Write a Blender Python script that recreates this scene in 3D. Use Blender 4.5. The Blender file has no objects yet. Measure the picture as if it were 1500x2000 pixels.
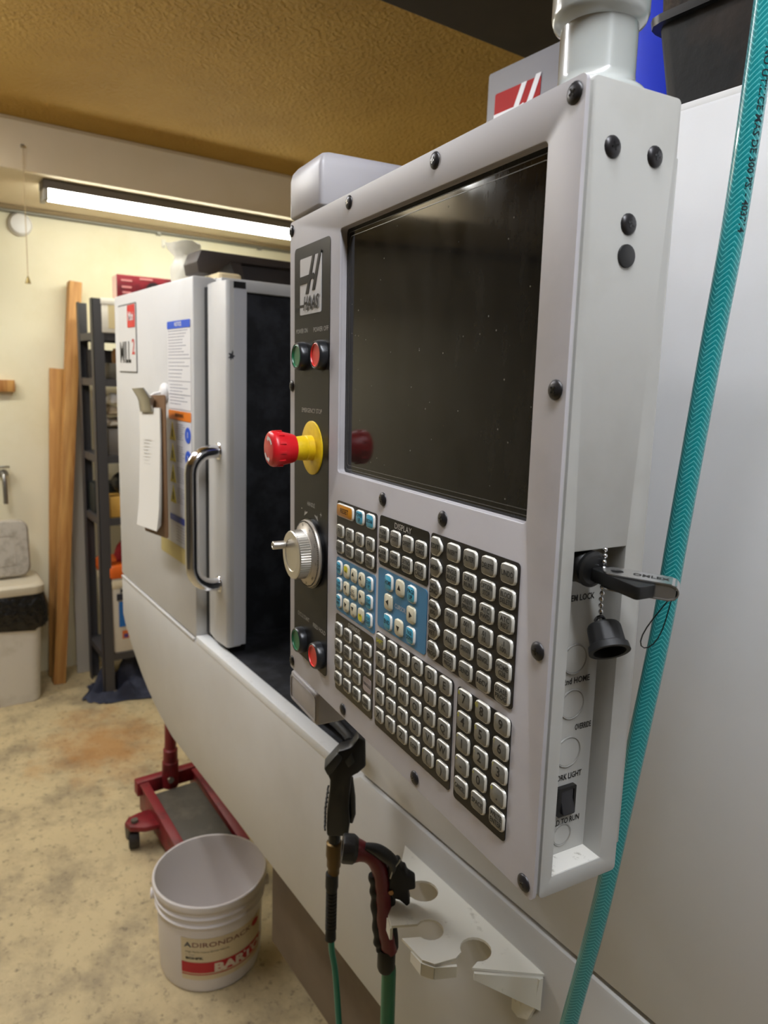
import bpy, bmesh, math, random
from mathutils import Vector, Matrix
random.seed(7)
S = bpy.context.scene
COL = S.collection
PI = math.pi

# ------------------------------------------------------------------ camera, light, exposure
CAM_Z = 1.66
RR = ((0.5650453615, 0.8241981155, 0.0376988826), (-0.1690729997, 0.0709467174, 0.9830467354), (-0.8075506549, 0.5618398612, -0.1794377614))
cam = bpy.data.cameras.new('camera')
cam.sensor_width = 36.0
cam.sensor_fit = 'AUTO'
cam.lens = 1400.0 / 2000.0 * 36.0
cam.clip_start = 0.02
cam.dof.use_dof = True
cam.dof.focus_distance = 0.60
cam.dof.aperture_fstop = 10.0
camo = bpy.data.objects.new('camera', cam)
COL.objects.link(camo)
r_, u_, f_ = [Vector(q) for q in RR]
m3 = Matrix((r_, u_, -f_)).transposed()
camo.matrix_world = Matrix.Translation((0, 0, CAM_Z)) @ m3.to_4x4()
S.camera = camo

wd = bpy.data.worlds.new('World')
S.world = wd
wd.use_nodes = True
wd.node_tree.nodes['Background'].inputs[0].default_value = (0.55, 0.5, 0.42, 1)
wd.node_tree.nodes['Background'].inputs[1].default_value = 0.12

# lamp strengths (radiance of the lit diffusers) and tints
LAMP_A = (30.0, '#fbfdf2')     # tube fixture under the soffit by the far wall
LAMP_B = (50.0, '#f2f7ff')     # fixture on the ceiling over the operator's place
LAMP_C = (43.0, '#f6f9ff')     # fixture on the ceiling over the open floor
FILL_D = (42.0, '#fbfaf6')     # unseen ceiling fill added to brighten the far wall and left floor

vs = S.view_settings
vs.view_transform = 'Standard'
vs.look = 'None'
vs.gamma = 1.0
vs.use_curve_mapping = False
vs.exposure = 0.10
S.display_settings.display_device = 'sRGB'
S.cycles.use_denoising = True
S.cycles.max_bounces = 4
S.cycles.diffuse_bounces = 3
S.cycles.use_adaptive_sampling = True
S.cycles.adaptive_threshold = 0.06
S.cycles.sample_clamp_indirect = 6.0

# ------------------------------------------------------------------ helpers
def lin(h):
    h = h.lstrip('#')
    o = []
    for i in (0, 2, 4):
        c = int(h[i:i + 2], 16) / 255.0
        o.append(c / 12.92 if c <= 0.04045 else ((c + 0.055) / 1.055) ** 2.4)
    return (*o, 1.0)

MATS = {}
def mat(name, color, rough=0.5, metal=0.0, var=None, bump=None, emit=None, alpha=None, spec=None, trans=None, coat=None):
    """var=(scale, colour2, low, high): noise blend to a second colour; bump=(scale, strength, distance)"""
    if name in MATS:
        return MATS[name]
    m = bpy.data.materials.new(name)
    m.use_nodes = True
    nt = m.node_tree
    b = nt.nodes['Principled BSDF']
    b.inputs['Base Color'].default_value = lin(color)
    b.inputs['Roughness'].default_value = rough
    b.inputs['Metallic'].default_value = metal
    if spec is not None:
        b.inputs['Specular IOR Level'].default_value = spec
    if coat is not None:
        b.inputs['Coat Weight'].default_value = coat
        b.inputs['Coat Roughness'].default_value = 0.08
    if trans is not None:
        b.inputs['Transmission Weight'].default_value = trans
    if alpha is not None:
        b.inputs['Alpha'].default_value = alpha
    if var or bump:
        tc = nt.nodes.new('ShaderNodeTexCoord')
    if var:
        n = nt.nodes.new('ShaderNodeTexNoise')
        n.inputs['Scale'].default_value = var[0]
        n.inputs['Detail'].default_value = 5
        n.inputs['Roughness'].default_value = 0.6
        nt.links.new(tc.outputs['Object'], n.inputs['Vector'])
        rp = nt.nodes.new('ShaderNodeValToRGB')
        rp.color_ramp.elements[0].position = var[2]
        rp.color_ramp.elements[1].position = var[3]
        rp.color_ramp.elements[0].color = lin(color)
        rp.color_ramp.elements[1].color = lin(var[1])
        nt.links.new(n.outputs['Fac'], rp.inputs['Fac'])
        nt.links.new(rp.outputs['Color'], b.inputs['Base Color'])
    if bump:
        n2 = nt.nodes.new('ShaderNodeTexNoise')
        n2.inputs['Scale'].default_value = bump[0]
        n2.inputs['Detail'].default_value = 4
        nt.links.new(tc.outputs['Object'], n2.inputs['Vector'])
        bp = nt.nodes.new('ShaderNodeBump')
        bp.inputs['Strength'].default_value = bump[1]
        bp.inputs['Distance'].default_value = bump[2]
        nt.links.new(n2.outputs['Fac'], bp.inputs['Height'])
        nt.links.new(bp.outputs['Normal'], b.inputs['Normal'])
    if emit:
        b.inputs['Emission Color'].default_value = lin(emit[0])
        b.inputs['Emission Strength'].default_value = emit[1]
    MATS[name] = m
    return m

def basis(ax):
    z = Vector(ax).normalized()
    a = Vector((0, 0, 1)) if abs(z.z) < 0.9 else Vector((1, 0, 0))
    x = a.cross(z).normalized()
    y = z.cross(x)
    return x, y, z

def rrect(x0, x1, y0, y1, r, n=3):
    o = []
    for cx, cy, a0 in ((x1 - r, y1 - r, 0), (x0 + r, y1 - r, 90), (x0 + r, y0 + r, 180), (x1 - r, y0 + r, 270)):
        for i in range(n + 1):
            a = math.radians(a0 + 90.0 * i / n)
            o.append((cx + r * math.cos(a), cy + r * math.sin(a)))
    return o

class MB:
    def __init__(s):
        s.v = []; s.f = []; s.m = []
    def add(s, vs_, fs, mi=0):
        k = len(s.v)
        s.v += [tuple(q) for q in vs_]
        for f in fs:
            s.f.append([k + i for i in f]); s.m.append(mi)
        return s
    def box(s, x0, x1, y0, y1, z0, z1, mi=0):
        return s.add([(x0, y0, z0), (x1, y0, z0), (x1, y1, z0), (x0, y1, z0), (x0, y0, z1), (x1, y0, z1), (x1, y1, z1), (x0, y1, z1)],
                     [(0, 3, 2, 1), (4, 5, 6, 7), (0, 1, 5, 4), (1, 2, 6, 5), (2, 3, 7, 6), (3, 0, 4, 7)], mi)
    def pt(s, axis, p, a):
        return (a, p[0], p[1]) if axis == 'x' else ((p[0], a, p[1]) if axis == 'y' else (p[0], p[1], a))
    def prism(s, poly, axis, a0, a1, mi=0, mtop=None):
        n = len(poly)
        vs_ = [s.pt(axis, p, a0) for p in poly] + [s.pt(axis, p, a1) for p in poly]
        s.add(vs_, [(i, (i + 1) % n, n + (i + 1) % n, n + i) for i in range(n)], mi)
        k = len(s.v) - 2 * n
        s.f.append([k + i for i in range(n)]); s.m.append(mi if mtop is None else mtop)
        s.f.append([k + n + i for i in reversed(range(n))]); s.m.append(mi)
        return s
    def loops(s, loops, closed=True, cap=True, mi=0, capm=None):
        """skin a list of equal-length point loops"""
        n = len(loops[0]); k = len(s.v)
        for l in loops:
            s.v += [tuple(q) for q in l]
        for j in range(len(loops) - 1):
            for i in range(n if closed else n - 1):
                a = k + j * n + i; b = k + j * n + (i + 1) % n
                s.f.append([a, b, b + n, a + n]); s.m.append(mi)
        if cap:
            s.f.append([k + i for i in reversed(range(n))]); s.m.append(mi)
            s.f.append([k + (len(loops) - 1) * n + i for i in range(n)]); s.m.append(mi if capm is None else capm)
        return s
    def ring(s, outer, inner, axis, a0, a1, mi=0):
        n = len(outer)
        L = [[s.pt(axis, p, a) for p in q] for q, a in ((outer, a0), (inner, a0), (inner, a1), (outer, a1), (outer, a0))]
        return s.loops(L, True, False, mi)
    def lathe(s, prof, o=(0, 0, 0), ax=(0, 0, 1), seg=24, mi=0, cap=True, a0=0.0, a1=2 * PI):
        x, y, z = basis(ax); o = Vector(o); L = []
        full = abs(a1 - a0 - 2 * PI) < 1e-6
        n = seg if full else seg + 1
        for r, h in prof:
            L.append([o + z * h + (x * math.cos(a0 + (a1 - a0) * i / seg) + y * math.sin(a0 + (a1 - a0) * i / seg)) * max(r, 1e-5) for i in range(n)])
        return s.loops(L, full, cap and full, mi)
    def cyl(s, o, ax, r, h, seg=20, mi=0, bev=0.0):
        if bev:
            return s.lathe([(r - bev, 0), (r, bev), (r, h - bev), (r - bev, h)], o, ax, seg, mi)
        return s.lathe([(r, 0), (r, h)], o, ax, seg, mi)
    def tube(s, pts, r, seg=10, mi=0, cap=True, flat=1.0, up=None):
        P = [Vector(p) for p in pts]; n = len(P)
        T = [(P[min(i + 1, n - 1)] - P[max(i - 1, 0)]).normalized() for i in range(n)]
        u = Vector(up) if up else (Vector((0, 0, 1)) if abs(T[0].z) < 0.9 else Vector((1, 0, 0)))
        L = []
        for i in range(n):
            u = (u - T[i] * u.dot(T[i])).normalized()
            w = T[i].cross(u)
            rr = r[i] if isinstance(r, (list, tuple)) else r
            L.append([P[i] + (u * math.cos(2 * PI * k / seg) + w * math.sin(2 * PI * k / seg) * flat) * rr for k in range(seg)])
        return s.loops(L, True, cap, mi)
    def sphere(s, c, r, seg=12, rings=8, mi=0, sc=(1, 1, 1)):
        k = len(s.v)
        s.lathe([(r * math.sin(PI * i / rings), -r * math.cos(PI * i / rings)) for i in range(rings + 1)], (0, 0, 0), (0, 0, 1), seg, mi)
        for i in range(k, len(s.v)):
            q = s.v[i]
            s.v[i] = (c[0] + q[0] * sc[0], c[1] + q[1] * sc[1], c[2] + q[2] * sc[2])
        return s
    def xf(s, M, start=0):
        for i in range(start, len(s.v)):
            s.v[i] = tuple(M @ Vector(s.v[i]))
        return s
    def mesh(s, name, mats, smooth=30, bevel=0.0, bseg=2):
        me = bpy.data.meshes.new(name)
        me.from_pydata(s.v, [], s.f)
        if not isinstance(mats, (list, tuple)):
            mats = [mats]
        for m in mats:
            me.materials.append(m)
        me.polygons.foreach_set('material_index', s.m)
        bm = bmesh.new(); bm.from_mesh(me)
        bmesh.ops.recalc_face_normals(bm, faces=bm.faces)
        if bevel:
            es = [e for e in bm.edges if len(e.link_faces) == 2 and e.calc_face_angle(0) > math.radians(30)]
            bmesh.ops.bevel(bm, geom=es, offset=bevel, segments=bseg, affect='EDGES', profile=0.5, clamp_overlap=True)
        bm.to_mesh(me); bm.free()
        if smooth:
            me.polygons.foreach_set('use_smooth', [True] * len(me.polygons))
            me.set_sharp_from_angle(angle=math.radians(smooth))
        me.update()
        return me
    def obj(s, name, mats, parent=None, smooth=30, bevel=0.0, label=None):
        return link(name, s.mesh(name, mats, smooth, bevel), parent, label)

def link(name, me, parent=None, label=None, mtx=None):
    o = bpy.data.objects.new(name, me)
    COL.objects.link(o)
    if parent:
        o.parent = parent
    if mtx is not None:
        o.matrix_basis = mtx
    if label:
        o['label'] = label
    return o

def tag(o, label, cat, group=None):
    o['label'] = label; o['category'] = cat
    if group:
        o['group'] = group
    return o

def thing(name, label, cat, loc=(0, 0, 0), rot=(0, 0, 0), group=None):
    o = bpy.data.objects.new(name, None)
    o.empty_display_size = 0.1
    COL.objects.link(o)
    o.location = loc; o.rotation_euler = rot
    return tag(o, label, cat, group)

def struct(o):
    o['kind'] = 'structure'
    return o

TXT = {}
def text_mesh(body, size, bold=0.0, width=None, shear=0.0, lh=0.95, align='CENTER', fixed=False):
    key = (body, size, bold, width, shear, lh, align)
    if key in TXT:
        return TXT[key].copy()
    cu = bpy.data.curves.new('t', 'FONT')
    cu.body = body; cu.size = size; cu.align_x = align; cu.align_y = 'CENTER'
    cu.resolution_u = 2; cu.offset = bold * size; cu.shear = shear; cu.space_line = lh
    ob = bpy.data.objects.new('t', cu)
    COL.objects.link(ob)
    bpy.context.view_layer.update()
    me = bpy.data.meshes.new_from_object(ob.evaluated_get(bpy.context.evaluated_depsgraph_get()))
    bpy.data.objects.remove(ob); bpy.data.curves.remove(cu)
    if width and len(me.vertices):
        xs = [v.co.x for v in me.vertices]
        w = max(xs) - min(xs)
        if w > width or fixed:
            k = width / w
            for v in me.vertices:
                v.co.x *= k
    me.materials.clear()
    TXT[key] = me
    return me.copy()

def text(body, size, m, parent, loc, rot=(PI / 2, 0, 0), name='lettering', **kw):
    me = text_mesh(body, size, **kw)
    me.name = name
    me.materials.append(m)
    o = link(name, me, parent)
    o.location = loc; o.rotation_euler = rot
    return o

# ------------------------------------------------------------------ materials
M_wall = mat('cream wall paint', '#f2e9cb', 0.7, var=(3.0, '#eadfba', 0.45, 0.75), bump=(60, 0.15, 0.004))
M_paint = mat('machine paint', '#cfcdc9', 0.42, var=(2.2, '#c4c1bb', 0.45, 0.7), bump=(420, 0.05, 0.0006))
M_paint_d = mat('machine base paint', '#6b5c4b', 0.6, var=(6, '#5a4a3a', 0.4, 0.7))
M_pend = mat('pendant paint', '#b2aeb0', 0.4, var=(9, '#a7a2a3', 0.5, 0.72), bump=(700, 0.05, 0.0004))
M_pendside = mat('pendant side paint', '#aeada8', 0.38, var=(9, '#a4a29b', 0.5, 0.75))
M_black = mat('black plastic', '#141414', 0.42)
M_rub = mat('black rubber', '#101010', 0.6)
M_blackgloss = mat('black gloss', '#0c0c0c', 0.2)
M_inner = mat('shaded dark interior', '#191a1d', 0.7, var=(14, '#303136', 0.45, 0.62), bump=(40, 0.4, 0.004))  # dark chip-covered metal, with the enclosure's shade put into the colour
M_chrome = mat('chrome', '#d9d9dc', 0.13, 1.0)
M_steel = mat('brushed steel', '#b8b6b0', 0.3, 1.0)
M_alu = mat('satin aluminium', '#cdc8be', 0.32, 0.85)
M_white = mat('white plastic', '#e9e6e2', 0.4)
M_print = mat('black print', '#15130f', 0.6)
M_printw = mat('pale print', '#c9c5bd', 0.5)
M_red = mat('signal red', '#cf1f24', 0.35)
M_yel = mat('signal yellow', '#e6c21a', 0.4, var=(60, '#d2ac10', 0.45, 0.7))
M_lab_w = mat('label white', '#e2dfdc', 0.5)
M_blue = mat('label blue', '#1e54c8', 0.45)

# ------------------------------------------------------------------ room
XW, XE, YS, YN, ZC = -4.15, 2.3, -2.6, 2.6, 2.636
def floor_mat():
    m = bpy.data.materials.new('stained concrete'); m.use_nodes = True
    nt = m.node_tree; b = nt.nodes['Principled BSDF']
    tc = nt.nodes.new('ShaderNodeTexCoord')
    def noise(sc, det=6, rgh=0.6):
        n = nt.nodes.new('ShaderNodeTexNoise'); n.inputs['Scale'].default_value = sc
        n.inputs['Detail'].default_value = det; n.inputs['Roughness'].default_value = rgh
        nt.links.new(tc.outputs['Object'], n.inputs['Vector']); return n
    def ramp(src, p0, c0, p1, c1):
        r = nt.nodes.new('ShaderNodeValToRGB')
        r.color_ramp.elements[0].position = p0; r.color_ramp.elements[1].position = p1
        r.color_ramp.elements[0].color = c0 if len(c0) == 4 else (*c0, 1); r.color_ramp.elements[1].color = c1
        nt.links.new(src, r.inputs['Fac']); return r
    def mix(fac, a, c2):
        x = nt.nodes.new('ShaderNodeMixRGB'); nt.links.new(fac, x.inputs[0]); nt.links.new(a, x.inputs[1]); x.inputs[2].default_value = c2; return x.outputs[0]
    base = ramp(noise(1.6).outputs['Fac'], 0.3, lin('#b9a67f'), 0.7, lin('#cfbb91'))
    c = base.outputs[0]
    c = mix(ramp(noise(4.5, 8, 0.7).outputs['Fac'], 0.45, (0, 0, 0, 1), 0.68, (0.8, 0.8, 0.8, 1)).outputs[0], c, lin('#83755e'))
    c = mix(ramp(noise(38, 4, 0.7).outputs['Fac'], 0.56, (0, 0, 0, 1), 0.70, (0.7, 0.7, 0.7, 1)).outputs[0], c, lin('#5f5343'))
    # rust stain on the slab near the shelves
    mp = nt.nodes.new('ShaderNodeMapping'); nt.links.new(tc.outputs['Object'], mp.inputs['Vector'])
    mp.inputs['Location'].default_value = (3.15, -0.88, 0); mp.inputs['Scale'].default_value = (1.0, 1.25, 1)
    ln = nt.nodes.new('ShaderNodeVectorMath'); ln.operation = 'LENGTH'
    nt.links.new(mp.outputs[0], ln.inputs[0])
    ad = nt.nodes.new('ShaderNodeMath'); ad.operation = 'ADD'
    n3 = noise(7, 6, 0.65)
    mu = nt.nodes.new('ShaderNodeMath'); mu.operation = 'MULTIPLY'; mu.inputs[1].default_value = 0.9
    nt.links.new(n3.outputs['Fac'], mu.inputs[0])
    nt.links.new(ln.outputs['Value'], ad.inputs[0]); nt.links.new(mu.outputs[0], ad.inputs[1])
    st = ramp(ad.outputs[0], 0.50, (0.62, 0.62, 0.62, 1), 0.86, (0, 0, 0, 1))
    c = mix(st.outputs[0], c, lin('#ab6d20'))
    nt.links.new(c, b.inputs['Base Color'])
    b.inputs['Roughness'].default_value = 0.62
    bp = nt.nodes.new('ShaderNodeBump'); bp.inputs['Strength'].default_value = 0.25; bp.inputs['Distance'].default_value = 0.006
    nt.links.new(noise(30).outputs['Fac'], bp.inputs['Height']); nt.links.new(bp.outputs[0], b.inputs['Normal'])
    return m
struct(MB().box(XW, XE, YS, YN, -0.1, 0.0).obj('floor', floor_mat(), smooth=0))
M_ceil = mat('textured ceiling', '#c8a04e', 0.8, var=(1.4, '#b38c40', 0.35, 0.7), bump=(75, 1.0, 0.014), spec=0.25)
struct(MB().box(XW, XE, YS, YN, ZC, ZC + 0.1).obj('ceiling', M_ceil, smooth=0))
struct(MB().box(XW - 0.1, XW, YS, YN, 0, ZC).obj('wall_west', M_wall, smooth=0))
M_wall2 = mat('brown panelling', '#9a8f7c', 0.8, var=(1.2, '#756b5a', 0.4, 0.65))
struct(MB().box(XE, XE + 0.1, YS, YN, 0, ZC).obj('wall_east', M_wall2, smooth=0))
struct(MB().box(XW, XE, YS - 0.1, YS, 0, ZC).obj('wall_south', mat('dark panelling', '#5b5650', 0.85, var=(1.5, '#3a3733', 0.4, 0.65)), smooth=0))
struct(MB().box(XW, XE, YN, YN + 0.1, 0, ZC).obj('wall_north', M_wall, smooth=0))
M_soff = mat('soffit paint', '#f0dfbf', 0.6, var=(2.0, '#e8d5b0', 0.4, 0.7), bump=(50, 0.15, 0.004))
ZS = 2.44
struct(MB().box(XW, -3.39, YS, YN, ZS, ZC).obj('trim_1', M_soff, smooth=0, bevel=0.004))
struct(MB().box(-3.396, -3.380, YS, YN, ZC - 0.012, ZC - 0.002).obj('trim_2', mat('pale bead', '#cdb792', 0.6), smooth=0))
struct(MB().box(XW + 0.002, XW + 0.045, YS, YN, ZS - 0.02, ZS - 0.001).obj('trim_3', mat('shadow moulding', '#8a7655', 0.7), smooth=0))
M_beam = mat('dark brown board', '#3a2f24', 0.75, var=(5, '#2c231a', 0.4, 0.7))  # dark brown with darker blotches, well below the ceiling tone
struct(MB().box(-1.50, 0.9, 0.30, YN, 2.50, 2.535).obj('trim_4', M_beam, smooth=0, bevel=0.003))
struct(MB().box(XW, XW + 0.012, YS, 0.55, 0, 0.07).obj('baseboard_west', mat('baseboard', '#b9ab8a', 0.6), smooth=0))

# ------------------------------------------------------------------ lamps
def fixture(label, x0, x1, y0, y1, zt, along, lamp):
    t = thing('fluorescent_fixture', label, 'light fixture', ((x0 + x1) / 2, (y0 + y1) / 2, zt), group=None)
    cx, cy = (x0 + x1) / 2, (y0 + y1) / 2
    b = MB(); b.box(x0 - cx, x1 - cx, y0 - cy, y1 - cy, -0.038, 0)
    b.obj('housing', mat('fixture housing', '#5d5348', 0.5), t, bevel=0.004)
    for e in (0, 1):
        c = MB()
        if along == 'y':
            ye = (y0 - cy) if e == 0 else (y1 - cy - 0.02)
            c.box(x0 - cx + 0.002, x1 - cx - 0.002, ye, ye + 0.02, -0.085, -0.038)
        else:
            xe = (x0 - cx) if e == 0 else (x1 - cx - 0.02)
            c.box(xe, xe + 0.02, y0 - cy + 0.002, y1 - cy - 0.002, -0.085, -0.038)
        c.obj('end_cap', mat('lamp end cap', '#b8b4a8', 0.5), t, bevel=0.003)
    d = MB()
    if along == 'y':
        prof = [((x1 - x0) * 0.45 * math.cos(a), -0.038 - 0.042 * math.sin(a)) for a in [PI * i / 8 for i in range(9)]]
        d.prism(prof, 'y', y0 - cy + 0.02, y1 - cy - 0.02)
    else:
        prof = [((y1 - y0) * 0.45 * math.cos(a), -0.038 - 0.042 * math.sin(a)) for a in [PI * i / 8 for i in range(9)]]
        d.prism(prof, 'x', x0 - cx + 0.02, x1 - cx - 0.02)
    d.obj('diffuser', mat('lit diffuser %s' % label[-20:], '#f4fff0', 0.4, emit=(lamp[1], lamp[0])), t)
    return t
fixture('long lit fluorescent fixture under the soffit along the far cream wall', -3.55, -3.45, 0.605, 1.83, ZS, 'y', LAMP_A)
fixture('lit fluorescent fixture on the ceiling above the control pendant', -0.45, 0.79, 0.05, 0.19, ZC, 'x', LAMP_B)
fixture('lit fluorescent fixture on the ceiling over the open floor', -2.60, -1.36, -0.25, -0.11, ZC, 'x', LAMP_C)
fixture('lit fluorescent fixture on the ceiling near the far wall left of the waste bin', -3.26, -3.12, -1.12, 0.12, ZC, 'y', FILL_D)

# ------------------------------------------------------------------ milling machine
YF = 0.60
mach = thing('milling_machine', 'large light grey enclosed milling machine with an open front door', 'machine', (-0.8, 0.9, 0))
def mb_():
    return MB()
def mobj(b, name, m, smooth=30, bevel=0.0, label=None):
    b.xf(Matrix.Translation((0.8, -0.9, 0)))
    return b.obj(name, m, mach, smooth, bevel, label)
def mtext(body, size, m, loc, parent, rot=(PI / 2, 0, 0), **kw):
    loc = Vector(loc)
    if parent is mach or parent.parent is mach:
        loc = loc + Vector((0.8, -0.9, 0))
    return text(body, size, m, parent, loc, rot, **kw)

# chip-pan apron: front outline swept backwards
apr = [(-2.36, 1.000), (-2.36, 0.868), (-2.335, 0.838), (-2.25, 0.778), (-2.16, 0.728), (-2.09, 0.698), (-1.98, 0.664), (-1.87, 0.645), (0.9, 0.645), (0.9, 1.018), (-0.905, 1.018), (-0.93, 1.000)]
mobj(mb_().prism(apr, 'y', YF, 1.35), 'apron', M_paint, bevel=0.005)
mobj(mb_().box(-1.666, -0.975, YF - 0.0008, YF + 0.031, 0.994, 1.014), 'sill_lip', mat('white sill paint', '#ebebe9', 0.4, var=(30, '#dcdad5', 0.6, 0.75)), bevel=0.0015)
mobj(mb_().box(-2.352, -1.68, YF - 0.003, YF + 0.01, 0.997, 1.003), 'seam_lip', M_paint, bevel=0.001)
# left cabinet
mobj(mb_().box(-2.36, -1.668, YF, YF + 0.055, 1.006, 1.883), 'front_panel', M_paint, bevel=0.006)
mobj(mb_().box(-2.35, -1.652, YF + 0.062, 1.35, 1.002, 1.872), 'cabinet_body', M_inner, smooth=0)
mobj(mb_().box(-1.668, -1.630, YF + 0.055, 1.35, 1.853, 1.881), 'top_rail', M_paint, bevel=0.003)
mobj(mb_().box(-2.35, -1.668, YF + 0.055, 1.35, 1.872, 1.883), 'cabinet_roof', M_paint, bevel=0.002)
# sliding door with folded edge
mobj(mb_().box(-1.667, -1.636, 0.628, 0.645, 1.02, 1.858), 'door_gap_shade', M_blackgloss, smooth=0)  # black strip that paints in the shade of the gap beside the door
door = mobj(mb_().prism([(-1.637, 0.640), (-1.637, 0.624), (-1.578, 0.616), (-1.519, 0.620), (-1.515, 0.626), (-1.515, 0.655), (-1.53, 0.658)], 'z', 1.028, 1.862), 'door', M_paint, bevel=0.0025)
mobj(mb_().box(-1.522, -1.5145, 0.637, 0.6665, 1.032, 1.846), 'door_edge', mat('door edge paint', '#c9c9cc', 0.4))
e = MB().box(-1.5185, -1.5135, 0.636, 0.664, 1.846, 1.860); mobj(e, 'latch_slot', M_blackgloss)
# chrome pull handle
hp = []
for i in range(7):
    a = PI / 2 * i / 6
    hp.append((-1.555, 0.618 - 0.062 * math.sin(a) if i else 0.622, 0))
pts = [(-1.560, 0.622, 1.488), (-1.561, 0.603, 1.488)]
for i in range(1, 7):
    a = PI / 2 * i / 6
    pts.append((-1.562, 0.603 - 0.048 * math.sin(a), 1.488 - 0.048 * (1 - math.cos(a))))
for i in range(0, 7):
    a = PI / 2 * i / 6
    pts.append((-1.562, 0.555 + 0.048 * (1 - math.cos(a)), 1.222 - 0.048 * math.sin(a)))
pts += [(-1.561, 0.612, 1.174), (-1.560, 0.622, 1.174)]
mobj(MB().tube(pts, 0.0155, 16), 'handle', M_chrome, label='polished chrome pull handle')
for z in (1.488, 1.174):
    mobj(MB().cyl((-1.560, 0.6215, z), (0, -1, 0), 0.0205, 0.006, 20, bev=0.002), 'handle_collar', M_chrome)
# interior
mobj(mb_().box(-1.66, 0.88, YF + 0.0315, 1.34, 1.0005, 1.006), 'interior_floor', M_inner, smooth=0)
mobj(mb_().box(-1.65, 0.9, 1.34, 1.36, 0.96, 1.87), 'interior_back', M_inner, smooth=0)
mobj(mb_().box(-1.652, -1.640, YF + 0.062, 1.34, 0.985, 1.853), 'interior_wall', M_inner, smooth=0)
mobj(mb_().box(-1.2, -0.3, 0.80, 1.28, 1.007, 1.06), 'interior_table', M_inner, smooth=0)
# right front panel
mobj(mb_().box(-0.912, 0.9, YF + 0.002, YF + 0.05, 1.024, 1.908), 'right_panel', mat('white machine panel', '#dcdbdb', 0.45, var=(3, '#d3d1ce', 0.45, 0.75), bump=(420, 0.05, 0.0006)), bevel=0.004)
mobj(mb_().box(-0.900, 0.9, YF + 0.012, 1.36, 1.9085, 1.917), 'roof_panel', M_paint, bevel=0.002)
mobj(mb_().box(-0.908, -0.900, YF + 0.05, 1.34, 1.03, 1.90), 'jamb', M_inner, smooth=0)
# base
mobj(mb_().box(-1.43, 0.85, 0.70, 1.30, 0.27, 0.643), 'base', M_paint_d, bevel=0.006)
for x in (-1.25, -0.4, 0.5):
    for y in (0.85, 1.2):
        mobj(MB().lathe([(0.05, 0.0), (0.05, 0.02), (0.02, 0.035), (0.02, 0.275)], (x, y, 0), (0, 0, 1), 16), 'levelling_foot', mat('dark iron', '#2b2825', 0.6, 0.5))
# tool head cover with emblem
def emblem(parent, x0, x1, z0, z1, y, mbg, mfg, off, frac=0.0, edge=None):
    """square emblem with two slanted bars and a cross bar, lower part left for lettering"""
    w, h = x1 - x0, z1 - z0
    b = MB().prism(rrect(x0, x1, z0, z1, w * 0.03, 2), 'y', y - 0.0006, y)
    def q(pl, d=0.0):
        return [(x0 + px * w, z0 + pz * h) for px, pz in pl]
    o = [(b, 'emblem_ground', mbg)]
    bars = MB()
    yy = y - 0.0012
    for pl in ([(0.60, 1.0), (0.71, 1.0), (0.42, 0.36), (0.29, 0.36)], [(0.90, 1.04), (1.01, 1.04), (0.72, 0.40), (0.60, 0.40)],
               [(-0.0, 0.68), (0.45, 0.69), (0.40, 0.555), (-0.0, 0.545)], [(0.55, 0.67), (0.66, 0.70), (0.72, 0.64), (0.66, 0.58), (0.62, 0.61), (0.52, 0.60)]):
        bars.prism(q(pl), 'y', yy, yy + 0.0005)
        yy -= 0.00003
    o.append((bars, 'emblem_bars', mfg))
    return o
HX0, HX1, HY = -0.974, -0.795, 0.85
hd = MB().prism(rrect(HX0, HX1, 0.85, 1.15, 0.008, 4), 'z', 1.60, 2.16)
head = mobj(hd, 'head_cover', mat('head cover grey', '#9a9797', 0.45), bevel=0.004)
for b, n, m in emblem(None, -0.950, -0.850, 2.025, 2.123, HY - 0.0005, mat('emblem red', '#b3120a', 0.5, spec=0.15), M_white, 0):
    b.xf(Matrix.Translation((0.8, -0.9, 0)))
    b.obj(n, m, head)
# maker plate and notices on the front panel
def plate(name, x0, x1, z0, z1, y, m, parent, t=0.0012, r=0.003):
    return MB().prism(rrect(x0, x1, z0, z1, r, 2), 'y', y - t, y).xf(Matrix.Translation((0.8, -0.9, 0))).obj(name, m, parent)
fp = [o for o in mach.children if o.name.startswith('front_panel')][0]
plate('name_plate_border', -2.309, -2.122, 1.656, 1.853, YF, mat('plate border', '#57534e', 0.5), fp)
plate('name_plate', -2.305, -2.126, 1.660, 1.849, YF - 0.0012, mat('plate ground', '#d4d1cb', 0.45), fp)
plate('name_plate_flag', -2.205, -2.130, 1.785, 1.848, YF - 0.0024, M_red, fp)
mtext('Mini', 0.034, M_lab_w, (-2.168, YF - 0.0042, 1.815), fp, bold=0.02, width=0.05)
mtext('MILL', 0.088, M_print, (-2.235, YF - 0.0032, 1.712), fp, bold=0.01, width=0.115)
mtext('2', 0.062, M_red, (-2.150, YF - 0.0032, 1.728), fp, bold=0.012)
rng = random.Random(3)
def scribble(x0, x1, z0, z1, n, parent, y, m, h=0.0016, ragged=0.35):
    b = MB()
    for i in range(n):
        z = z1 - (z1 - z0) * (i + 0.5) / n
        xe = x1 - (x1 - x0) * ragged * rng.random()
        x = x0
        while x < xe:
            l = rng.uniform(0.006, 0.02)
            b.box(x, min(x + l, xe), y - 0.0003, y, z, z + h)
            x += l + 0.003
    b.xf(Matrix.Translation((0.8, -0.9, 0)))
    return b.obj('small_print', m, parent, smooth=0)
M_gprint = mat('grey print', '#8b8a92', 0.6)
plate('notice_label', -1.848, -1.683, 1.572, 1.786, YF, M_lab_w, fp)
plate('notice_header', -1.848, -1.683, 1.768, 1.786, YF - 0.0012, M_blue, fp)
mtext('NOTICE', 0.014, M_lab_w, (-1.766, YF - 0.0028, 1.777), fp, bold=0.02)
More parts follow.
